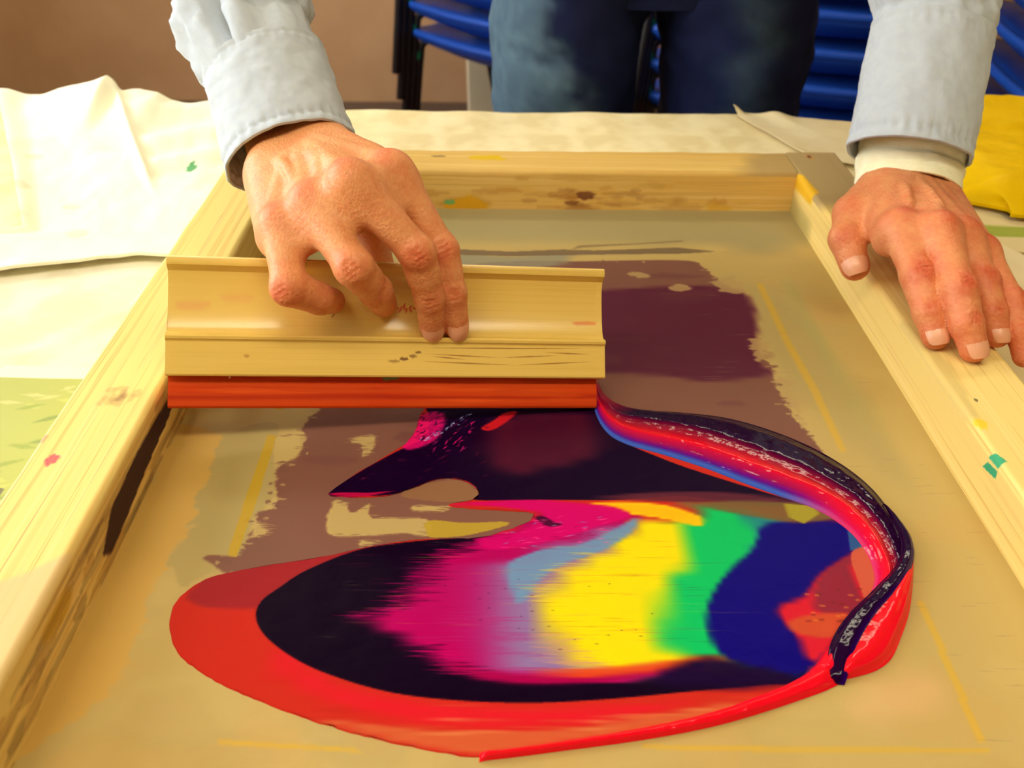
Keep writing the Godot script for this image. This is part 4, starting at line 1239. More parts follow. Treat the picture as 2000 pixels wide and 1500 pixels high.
# ------------------------------------------------------------------ squeegee
func make_squeegee() -> void:
	var b := Basis(Vector3(0.98241, -0.10837, -0.1521), Vector3(-0.01039, 0.78143, -0.6239), Vector3(0.18647, 0.61451, 0.76656)).orthonormalized()
	var t := thing("squeegee", "wooden squeegee with an orange-red rubber blade gripped in the hand", "squeegee", Vector3(0.0652, 0.7568, -0.5025))
	t.basis = b
	var long := 0.2866
	# handle outline: x = towards the camera, y = up the face
	var half := [[0.0205, 0.0118], [0.0215, 0.0126], [0.0420, 0.0126], [0.0432, 0.0132], [0.0440, 0.0146], [0.0456, 0.0152], [0.0470, 0.0144], [0.0476, 0.0118], [0.0490, 0.0090], [0.0530, 0.0074], [0.0620, 0.0062], [0.0740, 0.0060], [0.0830, 0.0068], [0.0885, 0.0088], [0.0905, 0.0118], [0.0916, 0.0138], [0.0935, 0.0144], [0.0962, 0.0142], [0.0973, 0.0132]]
	var o := PackedVector2Array()
	for q in half:
		o.append(Vector2(q[1], q[0]))
	for k in range(half.size() - 1, -1, -1):
		o.append(Vector2(-half[k][1], half[k][0]))
	var p := Painter.new(2048, 1024, Vector2(-long, 0.0), Vector2(0.0, 0.10), rgb(232, 196, 100), 33)
	for k in 150:
		var y := p.r.randf() * 0.1
		var x := p.r.randf_range(-long - 0.05, 0.0)
		p.streak(Vector2(x, y), Vector2(x + p.r.randf_range(0.05, 0.2), y + p.r.randf_range(-0.001, 0.001)), p.r.randf_range(0.0006, 0.003), [rgb(222, 182, 86), rgb(240, 206, 114), rgb(228, 188, 92), rgb(236, 198, 104)][k % 4], 0.3, Vector2(0.01, 0.0004))
	# the scratchy pencil-like lines at the lower right
	for q in [[-0.128, 0.040, -0.012, 0.041], [-0.120, 0.036, -0.07, 0.034], [-0.07, 0.034, -0.03, 0.036], [-0.125, 0.031, -0.060, 0.029], [-0.060, 0.029, -0.005, 0.032], [-0.118, 0.0345, -0.094, 0.0325], [-0.04, 0.038, -0.006, 0.037]]:
		p.streak(Vector2(q[0], q[1]), Vector2(q[2], q[3]), 0.0009, rgb(150, 100, 48), 0.75, Vector2(0.002, 0.0002))
	p.blot(Vector2(-0.136, 0.0325), Vector2(0.0035, 0.0012), rgb(112, 74, 44), 0.8, 0.0006)
	p.blot(Vector2(-0.130, 0.0345), Vector2(0.003, 0.0012), rgb(130, 90, 50), 0.7, 0.0006)
	p.blot(Vector2(-0.126, 0.037), Vector2(0.0022, 0.001), rgb(120, 84, 48), 0.7, 0.0005)
	p.blot(Vector2(-0.142, 0.031), Vector2(0.004, 0.001), rgb(150, 110, 60), 0.6, 0.0006)
	p.blot(Vector2(-0.237, 0.0335), Vector2(0.002, 0.001), rgb(180, 120, 60), 0.6, 0.0008)
	p.blot(Vector2(-0.008, 0.0595), Vector2(0.009, 0.0016), rgb(226, 120, 50), 0.7, 0.001)
	p.blot(Vector2(-0.27, 0.066), Vector2(0.012, 0.003), rgb(226, 150, 96), 0.35, 0.003)
	p.blot(Vector2(-0.245, 0.072), Vector2(0.012, 0.003), rgb(226, 150, 96), 0.3, 0.003)
	# a worn red maker's mark between the fingers
	for k in 26:
		var at := Vector2(-0.150 + 0.0011 * k, 0.0655 + 0.0016 * sin(k * 1.7))
		p.streak(at, at + Vector2(p.r.randf_range(-0.001, 0.003), p.r.randf_range(0.0015, 0.0045)), 0.0014, rgb(196, 58, 34), 0.75, Vector2(0.0005, 0.0004))
	for k in 9:
		var a := k * 0.7
		p.streak(Vector2(-0.183 + 0.0006 * k, 0.060 + 0.0012 * k), Vector2(-0.1825 + 0.0006 * k + 0.0008 * sin(a), 0.0616 + 0.0012 * k), 0.0009, rgb(120, 84, 44), 0.8, Vector2(0.0003, 0.0003))
		p.streak(Vector2(-0.168 + 0.0011 * k, 0.0690 - 0.0006 * k + 0.001 * sin(a)), Vector2(-0.166 + 0.0011 * k, 0.0675 - 0.0006 * k + 0.001 * cos(a)), 0.0009, rgb(240, 214, 150), 0.7, Vector2(0.0003, 0.0003))
	var wood := mat(Color.WHITE, 0.24, 0.5)
	wood.albedo_texture = p.tex()
	var g := Geo.new()
	var frames: Array = []
	for i in 2:
		frames.append(Transform3D(Basis(Vector3.BACK, Vector3.UP, Vector3.RIGHT), Vector3(lerpf(-long, 0.004, i), 0, 0)))
	g.sweep(o, frames)
	for k in g.v.size():
		g.uv[k] = Vector2((g.v[k].x + long) / long, g.v[k].y / 0.10)
	put(g, "handle", wood, t)
	# blade
	var bp := Painter.new(1024, 128, Vector2(-long, 0.0), Vector2(0.0, 0.024), rgb(204, 70, 20), 35)
	for k in 60:
		var x := bp.r.randf_range(-long - 0.03, 0.0)
		var y := bp.r.randf_range(0.0, 0.022)
		bp.streak(Vector2(x, y), Vector2(x + bp.r.randf_range(0.03, 0.12), y), bp.r.randf_range(0.001, 0.004), [rgb(210, 62, 14), rgb(230, 92, 28), rgb(190, 50, 14)][k % 3], 0.4, Vector2(0.008, 0.001))
	bp.daub([-long, 0.008, -0.16, 0.009, -0.02, 0.007, 0.0, 0.010, 0.0, 0.0065, -0.16, 0.0060, -long, 0.0055], rgb(156, 28, 10), 0.55, Vector2(0.012, 0.0012))
	bp.blot(Vector2(-0.145, 0.0205), Vector2(0.0065, 0.002), rgb(120, 150, 100), 0.9, 0.0006)
	bp.blot(Vector2(-0.248, 0.020), Vector2(0.0008, 0.0008), rgb(240, 220, 170), 0.9, 0.0003)
	var rubber := mat(Color.WHITE, 0.45, 0.2)
	rubber.albedo_texture = bp.tex()
	g = Geo.new()
	frames = []
	for i in 2:
		frames.append(Transform3D(Basis(Vector3.BACK, Vector3.UP, Vector3.RIGHT), Vector3(lerpf(-long + 0.0005, 0.0, i), 0, 0)))
	var bo := PackedVector2Array([Vector2(0.0045, 0.0012), Vector2(0.0047, 0.003), Vector2(0.0047, 0.022), Vector2(-0.0047, 0.022), Vector2(-0.0047, 0.003), Vector2(-0.0045, 0.0012), Vector2(-0.0034, 0.0), Vector2(0.0034, 0.0)])
	g.sweep(bo, frames)
	for k in g.v.size():
		g.uv[k] = Vector2((g.v[k].x + long) / long, g.v[k].y / 0.024)
	put(g, "rubber_blade", rubber, t).set_meta("label", "orange-red rubber blade")

# ------------------------------------------------------------------ chairs
func make_chair(called: String, label: String) -> Node3D:
	var t := thing(called, label, "chair", Vector3.ZERO, "stacked blue chairs")
	var side: Array = smooth_path([Vector3(0, 0.388, 0.140), Vector3(0, 0.412, 0.182), Vector3(0, 0.438, 0.212), Vector3(0, 0.450, 0.202), Vector3(0, 0.448, 0.17), Vector3(0, 0.438, 0.05), Vector3(0, 0.436, -0.10), Vector3(0, 0.448, -0.185), Vector3(0, 0.49, -0.225), Vector3(0, 0.62, -0.245), Vector3(0, 0.80, -0.285)], 48)
	var half := 0.285
	var top: Array = []
	var bot: Array = []
	for i in side.size():
		var s := i / float(side.size() - 1)
		var a: Array = []
		var b: Array = []
		var round_front := 1.0 - 0.22 * pow(1.0 - clampf(s / 0.16, 0, 1), 2.0)
		var round_back := 1.0 - 0.35 * pow(clampf((s - 0.86) / 0.14, 0, 1), 2.0)
		var hw := half * round_front * round_back * (1.0 - 0.06 * smoothstep(0.4, 0.9, s))
		for j in 21:
			var q := lerpf(-1.0, 1.0, j / 20.0)
			var bow := -0.035 * q * q * smoothstep(0.30, 0.0, s)
			var p := Vector3(q * hw, side[i].y + 0.012 * q * q * smoothstep(0.2, 0.4, s), side[i].z + bow)
			a.append(p)
			b.append(p + Vector3(0, -0.006, -0.003))
		top.append(a)
		bot.append(b)
	var g := Geo.new()
	g.grid(top, false, Vector3(0, 1, 0.6))
	g.grid(bot, false, Vector3(0, -1, -0.6))
	var rim_a: Array = []
	var rim_b: Array = []
	for j in 21:
		rim_a.append(top[0][j]); rim_b.append(bot[0][j])
	for i in range(1, 48):
		rim_a.append(top[i][20]); rim_b.append(bot[i][20])
	for j in range(19, -1, -1):
		rim_a.append(top[47][j]); rim_b.append(bot[47][j])
	for i in range(46, 0, -1):
		rim_a.append(top[i][0]); rim_b.append(bot[i][0])
	g.grid([rim_a, rim_b], true)
	put(g, "seat_shell", M.chair_blue, t)
	g = Geo.new()
	var lip: Array = []
	for j in 15:
		var q := lerpf(-0.94, 0.94, j / 14.0)
		lip.append(Vector3(q * half * 0.93, 0.4435, 0.213 - 0.033 * q * q))
	g.tube(lip, 0.0105, 8)
	put(g, "seat_lip", M.chair_blue, t).set_meta("label", "rolled front edge")
	for s in [-1.0, 1.0]:
		g = Geo.new()
		g.tube(smooth_path([Vector3(s * 0.282, 0.0, 0.20), Vector3(s * 0.264, 0.38, 0.155), Vector3(s * 0.25, 0.418, 0.13), Vector3(s * 0.20, 0.424, 0.08)], 10), 0.0125, 10)
		put(g, "leg", M.chair_leg, t)
		g = Geo.new()
		g.tube(smooth_path([Vector3(s * 0.282, 0.0, -0.25), Vector3(s * 0.264, 0.38, -0.13), Vector3(s * 0.25, 0.418, -0.10), Vector3(s * 0.20, 0.424, -0.05)], 10), 0.0125, 10)
		put(g, "leg", M.chair_leg, t)
		g = Geo.new()
		g.tube([Vector3(s * 0.20, 0.422, 0.085), Vector3(s * 0.20, 0.422, -0.055)], 0.010, 8)
		put(g, "seat_rail", M.chair_leg, t)
	for s in [-1.0, 1.0]:
		g = Geo.new()
		g.tube([Vector3(s * 0.272, 0.352, 0.172), Vector3(s * 0.272, 0.362, 0.171), Vector3(s * 0.271, 0.378, 0.169), Vector3(s * 0.271, 0.386, 0.168)], [0.010, 0.0165, 0.0165, 0.010], 10)
		put(g, "stacking_bumper", M.bumper, t).set_meta("label", "small green stacking bumper")
	return t

func make_chairs() -> void:
	M.chair_blue = mat(rgb(30, 78, 178), 0.42, 0.4)
	M.chair_leg = mat(rgb(14, 10, 16), 0.3, 0.5)
	M.bumper = mat(rgb(20, 130, 90), 0.5)
	var order := ["lowest chair", "second chair from the floor", "third chair from the floor", "fourth chair from the floor", "topmost chair"]
	var stacks := [
		[Vector3(-0.100, 0, -2.622), -42.0, "in the blue stack left of the jeans"],
		[Vector3(0.575, 0, -2.077), -29.3, "in the blue stack between the jeans and the right sleeve"],
		[Vector3(1.04, 0, -1.85), -100.0, "in the blue stack behind the yellow bag"]]
	var proto: Node3D = null
	for q in stacks:
		var turn := deg_to_rad(q[1])
		var n := Vector3(sin(turn), 0, cos(turn))
		for k in 5:
			var label: String = order[k] + " " + q[2]
			var o: Node3D
			if proto == null:
				proto = make_chair("stacking_chair", label)
				o = proto
			else:
				o = proto.duplicate()
				o.name = numbered("stacking_chair")
				add_child(o, true)
				o.set_meta("label", label)
			o.rotation.y = turn
			o.position = q[0] - n * 0.21 + Vector3(0, 0.082 * k, 0) + n * 0.012 * k
	# a pale board standing behind the left stack
	var g := Geo.new()
	g.box(Vector3(-0.05, 0.0, -0.012), Vector3(0.05, 1.1, 0.012), 0.004)
	var o := put(g, "pale_board", mat(rgb(240, 226, 190), 0.7))
	o.position = Vector3(-0.080, 0.001, -3.17)
	o.rotation = Vector3(-0.05, 0.35, 0)
	tag(o, "pale upright board standing behind the legs of the left blue chairs", "board")

func no_tint(_u: float, _v: float, c: Color) -> Color:
	return c

func no_fold(_u: float, _a: float) -> float:
	return 0.0

# ------------------------------------------------------------------ the person
# A body is a field of tapered capsules on a grid, joined by a smooth minimum and meshed as surface nets.
class Field:
	var cell: float
	var lo: Vector3
	var nx: int
	var ny: int
	var nz: int
	var d: PackedFloat32Array

	func _init(a: Vector3, b: Vector3, size: float) -> void:
		cell = size
		lo = a
		nx = int(ceil((b.x - a.x) / size)) + 1
		ny = int(ceil((b.y - a.y) / size)) + 1
		nz = int(ceil((b.z - a.z) / size)) + 1
		d = blank()

	func blank() -> PackedFloat32Array:
		var g := PackedFloat32Array()
		g.resize(nx * ny * nz)
		g.fill(1.0)
		return g

	func span(a: Vector3, b: Vector3, pad: float) -> Array:
		var l := (a.min(b) - Vector3.ONE * pad - lo) / cell
		var h := (a.max(b) + Vector3.ONE * pad - lo) / cell
		return [maxi(int(l.x), 0), maxi(int(l.y), 0), maxi(int(l.z), 0), mini(int(h.x) + 1, nx - 1), mini(int(h.y) + 1, ny - 1), mini(int(h.z) + 1, nz - 1)]

	# joins (or, with carve, cuts) a tapered capsule into the grid g
	func bone(g: PackedFloat32Array, a: Vector3, b: Vector3, ra: float, rb: float, k: float, carve := false) -> PackedFloat32Array:
		var s := span(a, b, maxf(ra, rb) + k + cell * 2.5)
		var ab := b - a
		var inv := 1.0 / maxf(ab.length_squared(), 1e-9)
		var dr := rb - ra
		var k4 := 0.25 / k
		for z in range(s[2], s[5] + 1):
			for y in range(s[1], s[4] + 1):
				var i: int = (z * ny + y) * nx + s[0]
				var p := lo + Vector3(s[0], y, z) * cell - a
				for x in range(s[0], s[3] + 1):
					var t := clampf(p.dot(ab) * inv, 0.0, 1.0)
					var q := (p - ab * t).length() - ra - dr * t
					var e := g[i]
					if carve:
						q = -q
						var h := k - absf(q - e)
						g[i] = maxf(q, e) + (h * h * k4 if h > 0.0 else 0.0)
					else:
						var h := k - absf(q - e)
						g[i] = minf(q, e) - (h * h * k4 if h > 0.0 else 0.0)
					p.x += cell
					i += 1
		return g

	# d = the least of d and (palm joined smoothly with finger), over the box a..b
	func join(palm: PackedFloat32Array, finger: PackedFloat32Array, a: Vector3, b: Vector3, pad: float, k: float, k2: float) -> void:
		var s := span(a, b, pad)
		for z in range(s[2], s[5] + 1):
			for y in range(s[1], s[4] + 1):
				var i: int = (z * ny + y) * nx + s[0]
				for x in range(s[0], s[3] + 1):
					var f := finger[i]
					if f < 0.5:
						var e := palm[i]
						var h := k - absf(f - e)
						var q := minf(f, e) - (h * h * 0.25 / k if h > 0.0 else 0.0)
						var c := d[i]
						h = k2 - absf(q - c)
						d[i] = minf(q, c) - (h * h * 0.25 / k2 if h > 0.0 else 0.0)
					i += 1

	func net(g: Geo, tint: Callable) -> void:
		var ids := PackedInt32Array()
		ids.resize(d.size())
		ids.fill(-1)
		var dy := nx
		var dz := nx * ny
		var far := cell * 1.8
		for z in nz - 1:
			for y in ny - 1:
				var i := (z * ny + y) * nx
				for x in nx - 1:
					var v0 := d[i]
					if v0 > far or v0 < -far:
						i += 1
						continue
					var v1 := d[i + 1]
					var v2 := d[i + dy]
					var v3 := d[i + dy + 1]
					var v4 := d[i + dz]
					var v5 := d[i + dz + 1]
					var v6 := d[i + dz + dy]
					var v7 := d[i + dz + dy + 1]
					var neg := int(v0 < 0) + int(v1 < 0) + int(v2 < 0) + int(v3 < 0) + int(v4 < 0) + int(v5 < 0) + int(v6 < 0) + int(v7 < 0)
					if neg == 0 or neg == 8:
						i += 1
						continue
					var sum := Vector3.ZERO
					var n := 0
					if (v0 < 0) != (v1 < 0): sum += Vector3(v0 / (v0 - v1), 0, 0); n += 1
					if (v2 < 0) != (v3 < 0): sum += Vector3(v2 / (v2 - v3), 1, 0); n += 1
					if (v4 < 0) != (v5 < 0): sum += Vector3(v4 / (v4 - v5), 0, 1); n += 1
					if (v6 < 0) != (v7 < 0): sum += Vector3(v6 / (v6 - v7), 1, 1); n += 1
					if (v0 < 0) != (v2 < 0): sum += Vector3(0, v0 / (v0 - v2), 0); n += 1
					if (v1 < 0) != (v3 < 0): sum += Vector3(1, v1 / (v1 - v3), 0); n += 1
					if (v4 < 0) != (v6 < 0): sum += Vector3(0, v4 / (v4 - v6), 1); n += 1
					if (v5 < 0) != (v7 < 0): sum += Vector3(1, v5 / (v5 - v7), 1); n += 1
					if (v0 < 0) != (v4 < 0): sum += Vector3(0, 0, v0 / (v0 - v4)); n += 1
					if (v1 < 0) != (v5 < 0): sum += Vector3(1, 0, v1 / (v1 - v5)); n += 1
					if (v2 < 0) != (v6 < 0): sum += Vector3(0, 1, v2 / (v2 - v6)); n += 1
					if (v3 < 0) != (v7 < 0): sum += Vector3(1, 1, v3 / (v3 - v7)); n += 1
					ids[i] = g.v.size()
					var at := lo + (Vector3(x, y, z) + sum / n) * cell
					g.v.append(at)
					g.n.append(Vector3(v1 + v3 + v5 + v7 - v0 - v2 - v4 - v6, v2 + v3 + v6 + v7 - v0 - v1 - v4 - v5, v4 + v5 + v6 + v7 - v0 - v1 - v2 - v3).normalized())
					g.uv.append(Vector2.ZERO)
					g.c.append(tint.call(at))
					i += 1
		for z in range(1, nz - 1):
			for y in range(1, ny - 1):
				var i := (z * ny + y) * nx + 1
				for x in range(1, nx - 1):
					var v0 := d[i]
					if v0 < far and v0 > -far:
						var inside := v0 < 0
						if inside != (d[i + 1] < 0):
							quad(g, ids[i], ids[i - dy], ids[i - dy - dz], ids[i - dz], inside)
						if inside != (d[i + dy] < 0):
							quad(g, ids[i], ids[i - dz], ids[i - dz - 1], ids[i - 1], inside)
						if inside != (d[i + dz] < 0):
							quad(g, ids[i], ids[i - 1], ids[i - 1 - dy], ids[i - dy], inside)
					i += 1

	func quad(g: Geo, a: int, b: int, c: int, e: int, inside: bool) -> void:
		if a < 0 or b < 0 or c < 0 or e < 0:
			return
		if inside:
			g.ix.append_array([a, c, b, a, e, c])
		else:
			g.ix.append_array([a, b, c, a, c, e])

const SKIN := [232, 160, 104]
const SKIN_RED := [204, 82, 48]

# fingers: name -> [tip, DIP, PIP, MCP] with radii; wrist, arm: where the forearm goes; up: rough direction of the back of the hand
func make_hand(g: Geo, h: Dictionary) -> void:
	var lo := Vector3.ONE * 9.0
	var hi := -lo
	for name in h.fingers:
		for p in h.fingers[name].j:
			lo = lo.min(p)
			hi = hi.max(p)
	lo = lo.min(h.wrist).min(h.arm)
	hi = hi.max(h.wrist).max(h.arm)
	var f := Field.new(lo - Vector3.ONE * 0.042, hi + Vector3.ONE * 0.042, 0.0016)
	var w: Vector3 = h.wrist
	var mi: Vector3 = h.fingers.index.j[3]
	var mp: Vector3 = h.fingers.pinky.j[3]
	var mm: Vector3 = h.fingers.middle.j[3]
	var axis := (mm - w).normalized()
	var lat := (mi - mp) - axis * (mi - mp).dot(axis)
	lat = lat.normalized()
	var nrm := axis.cross(lat)
	if nrm.dot(h.up) < 0.0:
		nrm = -nrm
	# palm
	var palm := f.blank()
	palm = f.bone(palm, w + lat * 0.013, h.arm + lat * 0.010, 0.019, 0.018, 0.016)
	palm = f.bone(palm, w - lat * 0.017, h.arm - lat * 0.012, 0.019, 0.018, 0.016)
	var side := {"index": 0.017, "middle": 0.005, "ring": -0.010, "pinky": -0.025}
	var rad := {"index": 0.0128, "middle": 0.0132, "ring": 0.0126, "pinky": 0.0114}
	for name in side:
		var m: Vector3 = h.fingers[name].j[3]
		var b0: Vector3 = w + lat * side[name] + axis * 0.006
		palm = f.bone(palm, b0, m - nrm * 0.004, 0.016, rad[name], 0.012)
		palm = f.bone(palm, b0 - nrm * 0.008, m - nrm * 0.013 - axis * 0.004, 0.015, 0.0115, 0.012)
	for pair in [["index", "middle"], ["middle", "ring"], ["ring", "pinky"]]:
		var m: Vector3 = (h.fingers[pair[0]].j[3] + h.fingers[pair[1]].j[3]) * 0.5
		palm = f.bone(palm, w - nrm * 0.006, m - nrm * 0.010 - axis * 0.008, 0.014, 0.0105, 0.010)
		var web: Vector3 = (h.fingers[pair[0]].j[3].lerp(h.fingers[pair[0]].j[2], 0.34) + h.fingers[pair[1]].j[3].lerp(h.fingers[pair[1]].j[2], 0.34)) * 0.5
		palm = f.bone(palm, m - nrm * 0.003, web - nrm * 0.003, 0.0108, 0.0080, 0.010)
	# the fleshy edge below the little finger
	palm = f.bone(palm, w - lat * 0.028 - nrm * 0.006 + axis * 0.012, mp - nrm * 0.008 - lat * 0.004 - axis * 0.010, 0.015, 0.0115, 0.014)
	# thumb root
	var th: Array = h.fingers.thumb.j
	palm = f.bone(palm, w + lat * 0.012 - nrm * 0.006, th[3], 0.018, 0.0155, 0.014)
	palm = f.bone(palm, th[3], th[2], 0.0165, 0.0135, 0.014)
	palm = f.bone(palm, (th[3] + th[2]) * 0.5, mi - axis * 0.034 - nrm * 0.008, 0.012, 0.011, 0.016)
	f.d = palm.duplicate()
	for name in h.fingers:
		var j: Array = h.fingers[name].j
		var r: Array = h.fingers[name].r
		var fg := f.blank()
		fg = f.bone(fg, j[3], j[2], r[3], r[2] * 0.93, 0.004)
		fg = f.bone(fg, j[2], j[2].lerp(j[1], 0.5), r[2] * 1.03, r[2] * 0.90, 0.005)
		fg = f.bone(fg, j[2].lerp(j[1], 0.4), j[1], r[2] * 0.91, r[1], 0.004)
		fg = f.bone(fg, j[1], j[0], r[1], r[0], 0.004)
		var back: Vector3 = h.fingers[name].back
		fg = f.bone(fg, j[2] + back * r[2] * 0.36, j[2] + back * r[2] * 0.30, r[2] * 0.78, r[2] * 0.78, 0.005)
		# creases over the joints
		for q in [[2, 3, 0.0042, [-0.0050, -0.0018, 0.0016, 0.0048]], [1, 2, 0.0034, [-0.0022, 0.0010, 0.0036]]]:
			var at: Vector3 = j[q[0]]
			var ax: Vector3 = (j[q[1]] - j[q[0] - 1]).normalized()
			var bk: Vector3 = (back - ax * back.dot(ax)).normalized()
			var sd := ax.cross(bk)
			var rr: float = r[q[0]] * (1.10 if q[0] == 2 else 1.02)
			for off in q[3]:
				var c: Vector3 = at + ax * off + bk * (rr + 0.0006)
				fg = f.bone(fg, c - sd * q[2], c + sd * q[2], 0.0011, 0.0011, 0.0016, true)
		f.join(palm, fg, (j[0].min(j[1])).min(j[2].min(j[3])), (j[0].max(j[1])).max(j[2].max(j[3])), 0.018, h.fingers[name].get("k", 0.008), 0.0012)
	# knuckles, tendons and veins on the back of the hand
	for name in side:
		var m: Vector3 = h.fingers[name].j[3]
		f.d = f.bone(f.d, m + nrm * 0.0040 * h.bony, m + nrm * 0.0034 * h.bony - axis * 0.005, 0.0080, 0.0074, 0.009)
		f.d = f.bone(f.d, m + nrm * (rad[name] - 0.0042) - axis * 0.008, w + lat * side[name] * 0.6 + nrm * 0.0115 + axis * 0.030, 0.0022, 0.0014, 0.006)
	for v in h.veins:
		var path: Array = smooth_path(v, 7)
		for k in 6:
			f.d = f.bone(f.d, path[k] - nrm * 0.0024, path[k + 1] - nrm * 0.0024, 0.0016, 0.0016, 0.005)
	var spots: Array = []
	for name in h.fingers:
		var j: Array = h.fingers[name].j
		spots.append([j[2] + h.fingers[name].back * 0.008, 0.010, 0.75])
		spots.append([j[1] + h.fingers[name].back * 0.007, 0.008, 0.5])
		spots.append([j[0], 0.012, 0.45])
		if name != "thumb":
			spots.append([j[3] + nrm * 0.012, 0.013, 0.5])
	var base := lin(SKIN[0], SKIN[1], SKIN[2])
	var red := lin(SKIN_RED[0], SKIN_RED[1], SKIN_RED[2])
	var shift: float = h.flush
	f.net(g, func(p: Vector3) -> Color:
		var s := shift + 0.26 * noise.get_noise_3d(p.x * 60.0, p.y * 60.0, p.z * 60.0) + 0.24 * noise.get_noise_3d(p.x * 300.0, p.y * 300.0, p.z * 300.0)
		for q in spots:
			var dd: float = (p - q[0]).length_squared() / (q[1] * q[1])
			if dd < 4.0:
				s += q[2] * exp(-dd * 1.2)
		return base.lerp(red, clampf(s, 0.0, 1.0)))

func make_nail(parent: Node, tip: Vector3, dip: Vector3, back: Vector3, r: float, r_dip: float, long: float, m: Material) -> void:
	var ax := (tip - dip).normalized()
	var bk := (back - ax * back.dot(ax)).normalized()
	var sd := ax.cross(bk)
	var g := Geo.new()
	var rows: Array = []
	var gap := tip.distance_to(dip)
	for i in 11:
		var s := i / 10.0
		var row: Array = []
		var wide := 1.0 - 0.22 * pow(maxf(0.0, (s - 0.62) / 0.38), 2.0) - 0.26 * pow(maxf(0.0, (0.3 - s) / 0.3), 2.0)
		for j in 11:
			var a := lerpf(-1.0, 1.0, j / 10.0) * 1.02 * wide
			var along := lerpf(-long * 0.62, long * 0.38, s) + r * 0.30
			var rr := lerpf(r, r_dip, clampf(-along / gap, 0.0, 1.0)) + 0.0005
			var lower := 0.0008 * pow(1.0 - s, 3.0)
			if along > 0.0:
				rr = sqrt(maxf(rr * rr - along * along * 0.55, 1e-6))
			row.append(tip + ax * (along - 0.0012 * a * a) + bk * (cos(a) * rr - lower) + sd * sin(a) * rr * 0.97)
		rows.append(row)
	g.grid(rows, false, bk)
	var low: Array = []
	for row in rows:
		var q: Array = []
		for p in row:
			q.append(p - bk * 0.0009)
		low.append(q)
	g.grid(low, false, -bk)
	for e in [[rows[10], low[10], ax], [rows[0], low[0], -ax]]:
		g.grid([e[0], e[1]], false, e[2])
	put(g, "fingernail", m, parent)

# rings of cloth along a path: each = [centre, half width, half depth]; fold(u, a) adds to the radius
func cloth_tube(rings: Array, side_hint: Vector3, n_along: int, n_round: int, fold: Callable) -> Array:
	var path: Array = smooth_path(rings.map(func(q): return q[0]), n_along)
	var rows: Array = []
	for i in n_along:
		var u := i / float(n_along - 1)
		var f := u * (rings.size() - 1)
		var k := mini(int(f), rings.size() - 2)
		var w := f - k
		var a: float = lerpf(rings[k][1], rings[k + 1][1], w)
		var b: float = lerpf(rings[k][2], rings[k + 1][2], w)
		var t: Vector3 = (path[mini(i + 1, n_along - 1)] - path[maxi(i - 1, 0)]).normalized()
		var x := (side_hint - t * side_hint.dot(t)).normalized()
		var y := x.cross(t)
		var row: Array = []
		for j in n_round:
			var an := TAU * j / n_round
			var e: float = fold.call(u, an)
			row.append(path[i] + x * cos(an) * (a + e) + y * sin(an) * (b + e))
		rows.append(row)
	return rows

func shrink(rows: Array, by: float) -> Array:
	var out: Array = []
	for row in rows:
		var c := Vector3.ZERO
		for p in row:
			c += p
		c /= row.size()
		out.append(row.map(func(p): return p + (c - p).normalized() * by))
	return out

